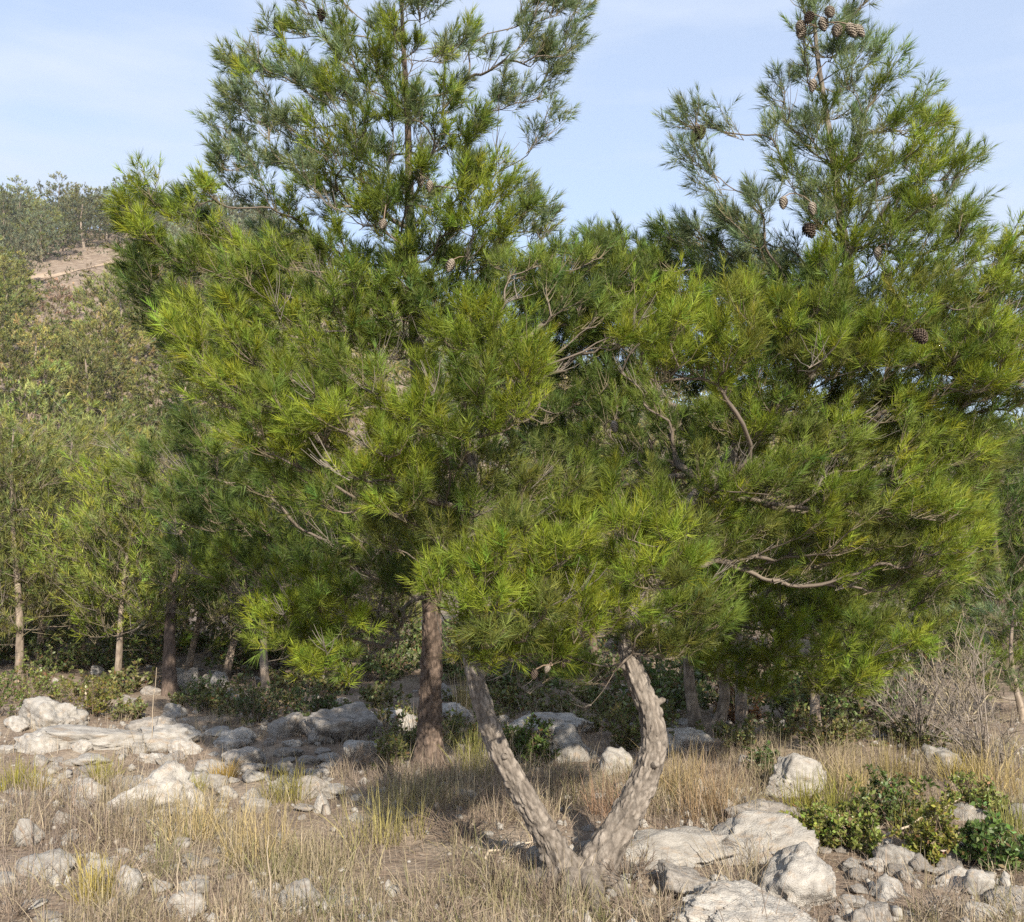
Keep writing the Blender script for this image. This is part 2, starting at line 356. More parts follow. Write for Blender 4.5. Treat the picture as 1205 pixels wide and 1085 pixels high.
def in_poly(px, py, poly):
    poly = np.asarray(poly, float); inside = np.zeros(len(px), bool); j = len(poly) - 1
    for i in range(len(poly)):
        xi, yi = poly[i]; xj, yj = poly[j]
        c = ((yi > py) != (yj > py)) & (px < (xj - xi) * (py - yi) / (yj - yi + 1e-9) + xi)
        inside ^= c; j = i
    return inside
def edge_dist(px, py, poly):
    poly = np.asarray(poly, float); q = np.stack([px, py], 1); best = np.full(len(px), 1e9)
    for i in range(len(poly)):
        a, b = poly[i], poly[(i + 1) % len(poly)]; ab = b - a
        t = np.clip(((q - a) @ ab) / (ab @ ab + 1e-9), 0, 1)
        best = np.minimum(best, np.linalg.norm(q - (a + t[:, None] * ab), axis=1))
    return best
def sample_lobe(poly, d, T, r, seed, inset=14, trials=5000):
    """points spread through a bough mass: outline from the photograph, its own depth and thickness"""
    rng = np.random.default_rng(seed); pa = np.asarray(poly, float)
    px = rng.uniform(pa[:, 0].min(), pa[:, 0].max(), trials); py = rng.uniform(pa[:, 1].min(), pa[:, 1].max(), trials)
    k = in_poly(px, py, poly); px, py = px[k], py[k]; e = edge_dist(px, py, poly); k = e > inset; px, py, e = px[k], py[k], e[k]
    em = (e - inset * 0.5) * d / F_PX
    hT = T / 2 * np.sqrt(np.clip(em / 0.45, 0.03, 1)); dd = d + hT * rng.uniform(-1, 1, len(px))
    out = np.zeros((len(px), 3)); n = 0
    for x, y, z in zip(px, py, dd):
        q = P(x, y, z)
        if n == 0 or ((out[:n] - q) ** 2).sum(1).min() > r * r: out[n] = q; n += 1
    return out[:n]

def trunk_mesh(name, path, material, sides=64, step=0.011, seed=0, bark=0.016, flare=0.8, plate=(0.026, 0.062), fine=1.5):
    """path rows x,y,z,r; bark plates are displaced geometry, plate and fissure colours go with them"""
    rng = np.random.default_rng(seed); al = np.concatenate([[0], np.cumsum(np.linalg.norm(np.diff(path[:, :3], axis=0), axis=1))]); L = al[-1]
    fl = min(fine, L); s = np.arange(0, fl, step)
    if L > fl: s = np.concatenate([s, np.linspace(fl, L, max(4, int((L - fl) / (step * 5))))])
    k = len(s); p = np.stack([np.interp(s, al, path[:, c]) for c in range(4)], 1); th = np.arange(sides) * 2 * np.pi / sides
    T = nrm(np.gradient(p[:, :3], axis=0)); A = np.zeros_like(T); a = np.array([1.0, 0, 0])
    for i in range(k):
        a = a - T[i] * (a @ T[i]); a = a / np.linalg.norm(a); A[i] = a
    B = np.cross(T, A)
    Rm = path[:, 3].max() * .85; U = th[None] * Rm + 0 * s[:, None]; Sv = s[:, None] + 0 * th[None]
    ncell = max(6, int(2 * np.pi * Rm * L / (plate[0] * plate[1]))); cu = rng.uniform(0, 2 * np.pi * Rm, ncell); cs = rng.uniform(0, L, ncell)
    order = np.argsort(cs); cu, cs = cu[order], cs[order]; ch = rng.uniform(-0.4, 1.0, ncell)
    disp = np.zeros((k, sides)); tone = np.ones((k, sides)); asp = plate[1] / plate[0]
    wob = 0.05 * fbm(U * 26, Sv * 18, seed + 2, 3)
    for i in range(k):
        lo, hi = np.searchsorted(cs, s[i] - 0.2), np.searchsorted(cs, s[i] + 0.2)
        if hi - lo < 2: continue
        du = np.abs(U[i][:, None] - cu[None, lo:hi]); du = np.minimum(du, 2 * np.pi * Rm - du)
        dq = np.hypot(du + wob[i][:, None], (s[i] - cs[None, lo:hi]) / asp); o = np.argsort(dq, 1)
        f1 = np.take_along_axis(dq, o[:, :1], 1)[:, 0]; f2 = np.take_along_axis(dq, o[:, 1:2], 1)[:, 0]
        hh = ch[lo:hi][o[:, 0]]; e = sstep(-0.002, 0.009, f2 - f1)
        disp[i] = (e * (0.7 + 0.45 * hh) - 0.7) * bark; tone[i] = (0.5 + 0.5 * e) * (0.92 + 0.22 * hh)
    rr = p[:, 3][:, None] * (1 + 0.09 * np.sin(th[None] * 2 + s[:, None] * 2.1 + seed) + 0.05 * np.sin(th[None] * 3 - s[:, None] * 4.7) + 0.05 * fbm(U * 14, Sv * 9, seed, 3))
    rr = rr * (1 + flare * np.exp(-s[:, None] / 0.10) * (1 + 0.35 * np.sin(th[None] * 4 + seed))) + disp * np.clip(p[:, 3][:, None] / 0.06, 0.1, 1)
    V = p[:, None, :3] + rr[..., None] * (A[:, None] * np.cos(th)[None, :, None] + B[:, None] * np.sin(th)[None, :, None])
    i = np.arange(k - 1)[:, None] * sides; j = np.arange(sides)[None]; j2 = (j + 1) % sides
    F = np.stack([i + j, i + j2, i + sides + j2, i + sides + j], -1).reshape(-1, 4)
    V = np.vstack([V.reshape(-1, 3), p[-1:, :3]]); q = (k - 1) * sides; c = len(V) - 1
    F3 = np.array([[q + a, q + (a + 1) % sides, c] for a in range(sides)])
    return mesh_np(name, V, [(F, 4), (F3, 3)], 4, material, np.concatenate([tone.ravel(), [1.0]])[:, None] * np.ones((1, 3)), smooth=True)

GREENS = {'sun': (0.180, 0.222, 0.027), 'mid': (0.128, 0.168, 0.029), 'dark': (0.072, 0.104, 0.024), 'blue': (0.145, 0.182, 0.090), 'lime': (0.215, 0.255, 0.048), 'brown': (0.165, 0.105, 0.055), 'gold': (0.165, 0.180, 0.032), 'olive': (0.130, 0.150, 0.036), 'gsun': (0.205, 0.215, 0.065), 'ggold': (0.24, 0.205, 0.085), 'gmid': (0.16, 0.175, 0.058), 'hgrey': (0.145, 0.17, 0.105), 'hpale': (0.19, 0.20, 0.125)}  # 'sun'/'dark' paint lit and shaded boughs; 'dark' also colours dark pines
def shoot_cols(kinds, Li, seed):
    rng = np.random.default_rng(seed); base = np.array([GREENS[k] for k in kinds])[Li]
    v = rng.uniform(0.78, 1.22, (len(Li), 1)) * rng.uniform(0.75, 1.25, len(kinds))[Li][:, None]; hue = rng.normal(size=(len(Li), 1)) * 0.10
    return np.clip(base * v * np.concatenate([1 + hue, np.ones_like(hue), 1 - hue], 1), 0.004, 1)

def build_pine(root, stems, stem_mats, lobes, seed, R=0.2, nt=8, side=1, N=60, nlen=0.078, nwid=0.0023, zmin=0.6, cones=(), bark_args=None, dead_frac=0.06, split=True, dens=1.0, lod=0):
    """stems: list of paths rows x,y,z,r.  lobes: dicts poly,d,T,r,col,dead.  Parts: trunk, branch > needles, cone"""
    rng = np.random.default_rng(seed); org = np.array(root.location)
    C, kinds, dead = [], [], []
    for li, lb in enumerate(lobes):
        c = lb['pts'] if 'pts' in lb else sample_lobe(lb['poly'], lb['d'], lb['T'], lb.get('r', 0.24) * dens, seed * 100 + li, lb.get('inset', 12))
        if C and len(c):
            A = np.vstack(C); c = np.array([q for q in c if ((A - q) ** 2).sum(1).min() > (0.13 * dens) ** 2]).reshape(-1, 3)
        if not len(c): continue
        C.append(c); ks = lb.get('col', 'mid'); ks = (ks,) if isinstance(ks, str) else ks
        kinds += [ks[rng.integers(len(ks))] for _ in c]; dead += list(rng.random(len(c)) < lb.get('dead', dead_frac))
    C = np.vstack(C); dead = np.array(dead)
    sg = [(resample(s, max(6, int(np.linalg.norm(np.diff(s[:, :3], axis=0), axis=1).sum() / 0.06)))) for s in stems]
    br, axes, limbs, nl = grow([(s[:, :3], s[:, 3]) for s in sg], C, seed, zmin)
    allst = np.vstack([s[:, :3] for s in sg]); near = allst[np.argmin(((C[:, None, :] - allst[None]) ** 2).sum(2) + 3 * np.maximum(0, allst[None, :, 2] - C[:, None, 2]), 1)]
    od = nrm((C - near) * np.array([1, 1, 0.6]) + 1e-4)
    Rv = R * rng.uniform(0.8, 1.25, len(C))
    tw, tws, S, Dv, Ln, Li = spray_parts(C, axes, od, limbs, Rv, nt, seed + 1, side)
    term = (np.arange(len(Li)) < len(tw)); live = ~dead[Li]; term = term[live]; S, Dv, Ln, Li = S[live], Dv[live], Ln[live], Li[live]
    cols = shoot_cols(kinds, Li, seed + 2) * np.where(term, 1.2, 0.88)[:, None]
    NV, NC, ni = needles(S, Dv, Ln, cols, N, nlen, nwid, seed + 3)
    nl_of = limbs[Li][ni]; NVt = (NV - org).reshape(-1, 3, 3); NCt = NC.reshape(-1, 3, 3)
    # wood
    K = (7, 4, 4)[lod]; bs = (4, 3, 3)[lod]; tk = (3, 2, 2)[lod]; tsel = np.round(np.linspace(0, 4, tk)).astype(int); tw = tw[:, tsel]; BP = np.array([resample(np.column_stack([p, r]), K) for p, r, l in br]); BL = np.array([l for p, r, l in br])
    twr = np.linspace(0.0026, 0.0011, tk)[None] * (1, 1.5, 3)[lod] * rng.uniform(0.8, 1.3, (len(tw), 1)); tl = limbs[tws]; tdead = dead[tws]
    for s, m in zip(stems, stem_mats):
        p = s.copy(); p[:, :3] -= org
        obj('trunk', trunk_mesh('trunk', p, m, seed=seed + len(p), **(bark_args or {})), root)
    groups = [[l] for l in range(nl)] if split else [list(range(nl))]
    for g in groups:
        bm = np.isin(BL, g); tm = np.isin(tl, g); nm = np.isin(nl_of, g)
        V1, F1 = tubes(BP[bm][:, :, :3] - org, BP[bm][:, :, 3], bs, rng); c1 = np.tile(np.array([0.13, 0.108, 0.088]), (len(V1), 1))
        V2, F2 = tubes(tw[tm] - org, twr[tm], 3, rng)
        c2 = np.where(np.repeat(tdead[tm], 3 * tk)[:, None], np.array([0.205, 0.182, 0.155]), np.array([0.165, 0.14, 0.09]))
        c1 = c1 * rng.uniform(0.8, 1.5, (bm.sum(), 1, 1)).repeat(K * bs, 1).reshape(-1, 1)
        b = obj('branch' if split else 'branches', mesh_np('branch', np.vstack([V1, V2]), np.vstack([F1, F2 + len(V1)]), 4, M_TWIG, np.vstack([c1, c2]), True), root)
        if not split: b['kind'] = 'stuff'
        if nm.any():
            nv = NVt[nm].reshape(-1, 3)
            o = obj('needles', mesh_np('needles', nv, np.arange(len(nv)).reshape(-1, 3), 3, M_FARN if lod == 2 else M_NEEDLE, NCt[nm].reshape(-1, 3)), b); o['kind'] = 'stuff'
    wood = np.vstack([p for p, r, l in br])
    for (px, py, d, kind, sc) in cones:
        c = P(px, py, d); w = wood[np.argmin(((wood - c) ** 2).sum(1) + 2 * np.maximum(0, c[2] - wood[:, 2]))]
        v = w - c
        if np.linalg.norm(v) > 0.16: c = w - v / np.linalg.norm(v) * 0.16
        o = obj('cone', cone_mesh(kind), root, c - org); hang = Vector([float(q) for q in (nrm(nrm(w - c) * 0.35 + np.array([rng.normal() * 0.25, rng.normal() * 0.2, 0.9])))])
        o.rotation_euler = hang.to_track_quat('Z', 'Y').to_euler(); sc *= .88; o.scale = (sc, sc, sc)
        stalk = np.array([w, w * 0.5 + c * 0.5 + np.array([0, 0, 0.01]), c]) - org
        Vs, Fs = tubes(resample(stalk, 5)[None], np.full((1, 5), 0.003), 5, rng)
        obj('cone_stalk', mesh_np('cone_stalk', Vs, Fs, 4, M_TWIG, np.tile([0.2, 0.15, 0.11], (len(Vs), 1))), root)
    return len(NV) // 3

_cone = {}
def cone_mesh(kind):
    if kind in _cone: return _cone[kind]
    opened = kind == 'open'; L, R = (0.075, 0.026) if not opened else (0.07, 0.024)
    V, F = [], []; n = 84
    nr, ns = 9, 10                                    # the core
    for i in range(nr):
        t = i / (nr - 1); r = R * 0.86 * math.sin(math.pi * (0.08 + 0.9 * t) ** 0.75) ** 0.8 if 0 < t < 1 else 0.002
        for j in range(ns): V.append((r * math.cos(2 * math.pi * j / ns), r * math.sin(2 * math.pi * j / ns), -L * t))
    for i in range(nr - 1):
        for j in range(ns): F.append((i * ns + j, i * ns + (j + 1) % ns, (i + 1) * ns + (j + 1) % ns, (i + 1) * ns + j))
    Q = []
    for q in range(n):                                # spiral of scales
        t = (q + 1) / (n + 1); a = q * 2.39996; r = R * math.sin(math.pi * (0.08 + 0.9 * t) ** 0.75) ** 0.8
        w = 0.0075; out = 0.007 if opened else 0.0015; c, s = math.cos(a), math.sin(a); z = -L * t
        def at(rad, side, dz): return (rad * c - side * s, rad * s + side * c, z + dz)
        k = len(V); V += [at(r * 0.8, -w, 0.003), at(r * 0.8, w, 0.003), at(r + out, w * 0.6, -0.006), at(r + out + 0.002, 0, -0.009), at(r + out, -w * 0.6, -0.006), at(r * 0.8, 0, -0.008)]
        Q += [(k, k + 1, k + 2), (k, k + 2, k + 4), (k + 2, k + 3, k + 4), (k + 4, k + 3, k + 5), (k + 3, k + 2, k + 5)]
    _cone[kind] = mesh_np('cone', np.array(V), [(np.array(F), 4), (np.array(Q), 3)], 4, M_CONE_D if opened else M_CONE, smooth=False)
    return _cone[kind]

def stem(rows, k=60):
    """rows (px, py, d, radius)"""
    return smooth_path([[*P(a, b, d), r] for a, b, d, r in rows], k)

def thin(f, rows): return stem([(a, b, d, r * f) for a, b, d, r in rows])
# ------------------------------------------------------------------ the forked pine
baseA = G(682, 1036); dA = baseA[1]
root = thing('pine_tree', baseA, 'forked pine with two pale leaning stems spreading from one base among rocks', 'tree')
sL = thin(.80, [(678, 1050, dA, 0.09), (655, 1005, dA, 0.080), (628, 955, dA - .02, 0.073), (598, 905, dA - .03, 0.068), (574, 850, dA - .02, 0.063), (558, 790, dA, 0.060), (550, 720, dA + .05, 0.054), (548, 620, dA + .1, 0.052), (556, 520, dA + .15, 0.040), (566, 440, dA + .15, 0.026), (570, 395, dA + .1, 0.010)])
sR = thin(.82, [(690, 1052, dA, 0.10), (712, 1003, dA, 0.090), (742, 950, dA + .03, 0.082), (766, 895, dA + .05, 0.078), (768, 850, dA + .06, 0.072), (750, 800, dA + .1, 0.067), (738, 755, dA + .14, 0.063), (752, 690, dA + .2, 0.058), (800, 610, dA + .3, 0.052), (885, 510, dA + .45, 0.047), (965, 425, dA + .55, 0.048), (998, 350, dA + .6, 0.040), (990, 260, dA + .6, 0.031), (975, 150, dA + .6, 0.022), (960, 50, dA + .55, 0.014), (956, -45, dA + .5, 0.006)])
o0 = dA - 4.7
A_lobes = [
    dict(poly=[(186, 372), (240, 360), (300, 380), (370, 405), (445, 418), (520, 490), (545, 560), (500, 605), (400, 612), (320, 600), (290, 550), (255, 490), (200, 440)], d=4.4 + o0, T=.75, col=('sun', 'sun', 'mid')),  # sunlit bough, its brightness put into the needle colour
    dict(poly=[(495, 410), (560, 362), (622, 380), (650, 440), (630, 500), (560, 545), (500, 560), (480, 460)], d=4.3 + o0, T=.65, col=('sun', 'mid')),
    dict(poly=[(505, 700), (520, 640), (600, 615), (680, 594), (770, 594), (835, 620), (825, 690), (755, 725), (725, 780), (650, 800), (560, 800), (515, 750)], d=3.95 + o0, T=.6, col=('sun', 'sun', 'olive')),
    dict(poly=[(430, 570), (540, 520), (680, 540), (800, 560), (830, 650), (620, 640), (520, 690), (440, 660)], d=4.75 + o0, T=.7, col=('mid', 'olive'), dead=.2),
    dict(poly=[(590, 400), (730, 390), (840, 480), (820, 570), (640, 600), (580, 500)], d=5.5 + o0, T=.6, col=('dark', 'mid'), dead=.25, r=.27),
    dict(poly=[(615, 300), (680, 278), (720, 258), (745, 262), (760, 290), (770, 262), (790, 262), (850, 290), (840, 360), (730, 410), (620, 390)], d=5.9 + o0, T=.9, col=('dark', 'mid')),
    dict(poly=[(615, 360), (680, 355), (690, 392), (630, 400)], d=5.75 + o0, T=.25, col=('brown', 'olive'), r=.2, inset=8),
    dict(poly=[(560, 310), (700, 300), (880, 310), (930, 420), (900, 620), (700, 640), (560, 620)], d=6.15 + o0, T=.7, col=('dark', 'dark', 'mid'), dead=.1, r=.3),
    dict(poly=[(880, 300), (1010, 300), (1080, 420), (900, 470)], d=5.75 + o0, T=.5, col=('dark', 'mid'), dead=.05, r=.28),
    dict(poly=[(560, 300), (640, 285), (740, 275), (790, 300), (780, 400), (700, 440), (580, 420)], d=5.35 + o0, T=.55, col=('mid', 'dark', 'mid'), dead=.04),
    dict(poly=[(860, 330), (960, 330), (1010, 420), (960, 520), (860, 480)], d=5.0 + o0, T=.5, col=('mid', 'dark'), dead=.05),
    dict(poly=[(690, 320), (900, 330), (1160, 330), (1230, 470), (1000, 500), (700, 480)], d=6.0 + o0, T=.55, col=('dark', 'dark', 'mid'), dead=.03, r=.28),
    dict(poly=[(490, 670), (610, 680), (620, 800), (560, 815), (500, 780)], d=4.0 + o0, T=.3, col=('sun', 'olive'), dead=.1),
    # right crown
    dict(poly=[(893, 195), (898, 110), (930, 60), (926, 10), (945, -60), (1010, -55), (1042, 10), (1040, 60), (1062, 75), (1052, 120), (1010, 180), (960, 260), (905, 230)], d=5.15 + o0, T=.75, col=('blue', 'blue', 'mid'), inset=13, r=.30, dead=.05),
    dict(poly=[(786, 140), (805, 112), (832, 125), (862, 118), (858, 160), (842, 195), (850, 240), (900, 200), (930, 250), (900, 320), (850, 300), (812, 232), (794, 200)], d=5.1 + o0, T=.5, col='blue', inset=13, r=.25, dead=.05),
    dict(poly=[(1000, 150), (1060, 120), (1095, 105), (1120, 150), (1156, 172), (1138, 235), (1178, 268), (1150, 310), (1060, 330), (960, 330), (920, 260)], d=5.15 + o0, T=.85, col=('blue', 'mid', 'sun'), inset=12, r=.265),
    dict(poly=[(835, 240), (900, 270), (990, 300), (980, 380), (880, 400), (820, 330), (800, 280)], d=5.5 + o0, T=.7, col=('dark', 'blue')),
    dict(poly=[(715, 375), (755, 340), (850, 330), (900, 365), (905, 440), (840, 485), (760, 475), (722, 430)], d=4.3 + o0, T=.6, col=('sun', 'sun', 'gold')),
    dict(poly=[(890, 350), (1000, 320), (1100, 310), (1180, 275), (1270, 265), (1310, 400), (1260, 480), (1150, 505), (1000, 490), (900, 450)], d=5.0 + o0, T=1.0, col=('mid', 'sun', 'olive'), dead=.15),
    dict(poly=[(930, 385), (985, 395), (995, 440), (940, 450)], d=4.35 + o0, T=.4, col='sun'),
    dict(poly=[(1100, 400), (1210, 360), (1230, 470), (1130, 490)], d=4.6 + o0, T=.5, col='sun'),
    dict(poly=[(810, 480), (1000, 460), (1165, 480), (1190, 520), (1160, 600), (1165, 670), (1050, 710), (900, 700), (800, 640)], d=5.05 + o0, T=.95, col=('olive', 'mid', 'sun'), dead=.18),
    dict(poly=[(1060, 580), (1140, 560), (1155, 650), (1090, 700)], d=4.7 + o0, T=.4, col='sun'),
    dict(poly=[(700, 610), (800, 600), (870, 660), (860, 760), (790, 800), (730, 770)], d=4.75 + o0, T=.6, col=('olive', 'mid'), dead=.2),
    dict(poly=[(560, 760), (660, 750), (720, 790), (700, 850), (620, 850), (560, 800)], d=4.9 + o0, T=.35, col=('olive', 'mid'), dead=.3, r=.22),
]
A_cones = [(932, 30, 4.85, 'closed', 1.15), (943, 27, 4.9, 'closed', 1.15), (952, 14, 4.85, 'open', 1.0), (966, 20, 4.8, 'closed', 1.1), (988, 31, 4.8, 'closed', 1.2), (1002, 29, 4.82, 'closed', 1.2), (1014, 31, 4.85, 'closed', 1.1), (975, 8, 4.8, 'closed', 1.1), (957, 94, 4.95, 'closed', 1.0), (823, 148, 5.0, 'open', 1.15), (819, 153, 5.06, 'open', 1.0), (922, 232, 4.9, 'closed', 1.0), (961, 242, 4.85, 'closed', 1.0), (1033, 291, 4.95, 'closed', 1.0), (1042, 317, 4.95, 'open', 1.2), (1098, 229, 4.9, 'closed', 1.0), (1096, 387, 4.15, 'open', 1.25), (948, 264, 5.0, 'open', 1.3), (630, 788, 3.95, 'open', .6), (646, 782, 3.95, 'closed', .55), (662, 774, 3.98, 'open', .6), (670, 770, 4.0, 'open', .55), (733, 492, 4.9, 'closed', .9)]
nA = build_pine(root, [sL, sR], [M_BARK, M_BARK], A_lobes, 11, R=0.145, nt=9, side=2, N=30, nlen=.064, nwid=.0029, zmin=1.0, dens=.61, cones=[(a, b, c + o0, k, s) for a, b, c, k, s in A_cones])

_rs = np.random.default_rng(8)
for a in (-2.6, -1.9, -1.2, -.5, .35, 2.9):
    k = 9; t = np.linspace(0, 1, k); ln = _rs.uniform(.3, .6); aa = a + .5 * np.cumsum(_rs.normal(size=k)) * .35; st = np.cumsum(np.stack([np.cos(aa), np.sin(aa)], 1), 0) * ln / k
    x, y = baseA[0] + .05 * math.cos(a) + st[:, 0], baseA[1] + .05 * math.sin(a) + st[:, 1]; z = ground_z(x, y) + .055 * (1 - t) ** 1.5 - .03 * t
    v, f = tubes((np.stack([x, y, z], 1) - baseA)[None], (.05 * (1 - t) ** .8 + .008)[None], 10, _rs); obj('root', mesh_np('root', v, f, 4, M_BARK, np.full((len(v), 3), .75), True), root)
for pth, t, a in [(sL, .12, -.6), (sL, .2, 2.6), (sL, .27, -1.3), (sR, .1, .2), (sR, .17, .5), (sR, .21, 3.0), (sR, .135, -1.2)]:
    i = int(t * (len(pth) - 1)); c = pth[i, :3] - baseA; dv = np.array([math.cos(a), math.sin(a) - .3, .45]); dv /= np.linalg.norm(dv); r = pth[i, 3]
    ln = r + _rs.uniform(.012, .035); v, f = tubes(np.array([c + dv * r * .5, c + dv * r, c + dv * (r + ln) * .6, c + dv * ln + [0, 0, .004]])[None], np.array([[.024, .018, .014, .010]]), 8, _rs)
    n0 = len(v); v = np.vstack([v, v[-8:].mean(0)]); f3 = np.array([[n0 - 8 + q, n0 - 8 + (q + 1) % 8, n0] for q in range(8)])
    obj('branch_stub', mesh_np('branch_stub', v, [(f, 4), (f3, 3)], 4, M_BARK, np.full((len(v), 3), .8), True), root)

# ------------------------------------------------------------------ the straight dark-trunked pine behind it
baseB = G(506, 905); dB = baseB[1]; q0 = dB - 7.0
root = thing('pine_tree', baseB, 'tall pine with a straight dark reddish trunk behind the forked pine', 'tree')
sB = thin(.82, [(506, 912, dB, 0.105), (506, 860, dB, 0.096), (507, 800, dB, 0.091), (508, 740, dB, 0.087), (504, 640, dB - .05, 0.078), (498, 520, dB - .1, 0.068), (490, 400, dB - .15, 0.056), (483, 270, dB - .2, 0.044), (480, 150, dB - .2, 0.030), (474, 40, dB - .2, 0.018), (470, -75, dB - .2, 0.006)])
B_lobes = [
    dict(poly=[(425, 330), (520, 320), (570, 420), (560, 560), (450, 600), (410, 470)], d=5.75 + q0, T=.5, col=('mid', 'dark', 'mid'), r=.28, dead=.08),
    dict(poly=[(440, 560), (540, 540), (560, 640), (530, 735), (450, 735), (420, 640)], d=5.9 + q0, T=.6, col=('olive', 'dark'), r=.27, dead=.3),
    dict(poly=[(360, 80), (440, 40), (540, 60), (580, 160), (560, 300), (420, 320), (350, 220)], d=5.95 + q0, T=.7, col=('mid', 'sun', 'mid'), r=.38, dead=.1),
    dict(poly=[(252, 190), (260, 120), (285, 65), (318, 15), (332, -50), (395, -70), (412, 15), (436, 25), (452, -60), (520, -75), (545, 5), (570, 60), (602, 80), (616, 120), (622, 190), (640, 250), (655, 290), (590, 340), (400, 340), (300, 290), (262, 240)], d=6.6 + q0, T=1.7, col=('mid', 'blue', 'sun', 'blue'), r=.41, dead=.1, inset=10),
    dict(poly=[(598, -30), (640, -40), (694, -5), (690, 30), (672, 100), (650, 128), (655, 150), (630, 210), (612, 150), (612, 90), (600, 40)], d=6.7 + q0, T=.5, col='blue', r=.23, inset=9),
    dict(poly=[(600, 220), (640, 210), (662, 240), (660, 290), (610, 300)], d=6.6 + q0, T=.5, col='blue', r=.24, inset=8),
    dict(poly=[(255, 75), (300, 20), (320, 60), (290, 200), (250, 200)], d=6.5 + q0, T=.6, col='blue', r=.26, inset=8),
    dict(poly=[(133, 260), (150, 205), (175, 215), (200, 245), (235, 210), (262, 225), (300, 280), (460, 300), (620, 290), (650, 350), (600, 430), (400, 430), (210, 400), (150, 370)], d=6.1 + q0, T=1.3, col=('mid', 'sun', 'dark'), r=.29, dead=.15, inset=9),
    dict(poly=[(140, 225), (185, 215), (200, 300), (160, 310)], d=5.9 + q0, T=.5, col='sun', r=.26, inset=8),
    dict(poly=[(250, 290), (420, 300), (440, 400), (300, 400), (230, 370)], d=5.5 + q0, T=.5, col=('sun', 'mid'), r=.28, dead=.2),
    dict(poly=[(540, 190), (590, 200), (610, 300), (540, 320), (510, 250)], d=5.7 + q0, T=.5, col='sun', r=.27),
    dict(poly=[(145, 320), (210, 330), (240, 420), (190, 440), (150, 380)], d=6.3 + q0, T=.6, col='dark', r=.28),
    dict(poly=[(145, 540), (190, 500), (240, 470), (330, 540), (450, 560), (520, 640), (500, 720), (400, 690), (280, 730), (205, 690), (165, 590)], d=6.6 + q0, T=1.2, col=('dark', 'dark', 'mid'), r=.3, dead=.2),  # shade of the front bough put into the needle colour
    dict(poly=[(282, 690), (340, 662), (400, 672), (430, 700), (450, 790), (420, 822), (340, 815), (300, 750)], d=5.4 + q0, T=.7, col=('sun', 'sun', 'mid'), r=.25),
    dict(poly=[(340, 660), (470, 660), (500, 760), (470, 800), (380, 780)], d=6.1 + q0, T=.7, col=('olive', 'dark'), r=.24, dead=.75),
]
B_cones = [(483, 209, 5.9, 'closed', 1.05), (495, 207, 5.9, 'closed', 1.05), (506, 213, 5.95, 'closed', 1.05), (449, 279, 5.5, 'closed', 1.05), (379, 12, 6.3, 'open', 1.2), (532, 306, 5.6, 'closed', 1.2), (403, 326, 5.5, 'closed', 1.2)]
nB = build_pine(root, [sB], [M_BARK_RED], B_lobes, 23, R=0.175, nt=9, side=2, N=26, nlen=0.072, nwid=0.0043, dens=.69, zmin=0.95, cones=[(a, b, c + q0, k, s) for a, b, c, k, s in B_cones], dead_frac=.12)

# ------------------------------------------------------------------ the small twin-stemmed pine to the right, behind
baseD = G(832, 868); dD = baseD[1]; r0 = dD - 8.2
root = thing('pine_tree', baseD, 'small bushy pine on two thin grey stems parting in a V', 'tree')
sD1 = stem([(824, 872, dD, .055), (818, 845, dD, .048), (811, 800, dD, .042), (812, 760, dD, .036), (830, 690, dD - .1, .026), (860, 620, dD - .2, .012)], 40)
sD2 = stem([(836, 872, dD, .052), (848, 845, dD, .044), (853, 815, dD, .040), (850, 780, dD, .036), (880, 720, dD - .2, .030), (940, 660, dD - .4, .022), (990, 600, dD - .5, .010)], 40)
D_lobes = [
    dict(poly=[(780, 640), (900, 620), (1050, 660), (1115, 690), (1100, 770), (1035, 825), (950, 850), (870, 830), (800, 810), (765, 710)], d=7.3 + r0, T=1.1, col=('sun', 'mid', 'olive'), r=.3, dead=.1),
    dict(poly=[(900, 700), (1000, 720), (1090, 750), (1030, 825), (930, 830)], d=6.7 + r0, T=.5, col=('sun', 'mid'), r=.27),
    dict(poly=[(1050, 560), (1160, 560), (1165, 680), (1080, 720)], d=7.3 + r0, T=.8, col=('sun', 'olive'), r=.3),
]
nD = build_pine(root, [sD1, sD2], [M_BARK_GREY, M_BARK_GREY], D_lobes, 37, R=0.2, nt=8, side=2, N=28, nlen=0.082, nwid=0.0042, dens=.72, zmin=0.55, bark_args=dict(sides=20, step=.03, bark=.004))

# ------------------------------------------------------------------ simple pines: the grove, the hillside
def ellipsoid_pts(c, r, gap, seed, shell=0.35, trials=3500, cap=200):
    rng = np.random.default_rng(seed); out = []
    for _ in range(trials):
        v = rng.normal(size=3); v /= np.linalg.norm(v); q = c + v * np.asarray(r) * rng.uniform(shell, 1) ** 0.6 * (1 + 0.25 * math.sin(3 * v[0] * 2 + seed) * math.cos(4 * v[2] + v[1] * 3))
        if all(((q - o) ** 2).sum() > gap * gap for o in out): out.append(q)
        if len(out) >= cap: break
    return np.array(out)
def simple_pine(name, base, tpath, cr_c, cr_r, seed, label, cat, group, bark, cols, gap=.42, R=.33, nt=6, side=1, N=13, nlen=.10, nwid=.0085, cap=150, dead=.08, sides=14, lod=1):
    root = thing(name, base, label, cat, group); b = np.asarray(base, float)
    path = smooth_path([[*(b + np.array(q[:3])), q[3]] for q in tpath], 30)
    pts = ellipsoid_pts(b + np.asarray(cr_c), cr_r, gap, seed, cap=cap)
    build_pine(root, [path], [bark], [dict(pts=pts, col=cols, dead=dead)], seed, R=R, nt=nt, side=side, N=N, nlen=nlen, nwid=nwid, zmin=b[2] + 0.3 * (cr_c[2] - cr_r[2] * 0.6), bark_args=dict(sides=sides, step=.06, bark=.006, flare=.35), split=False, lod=lod)
    return root
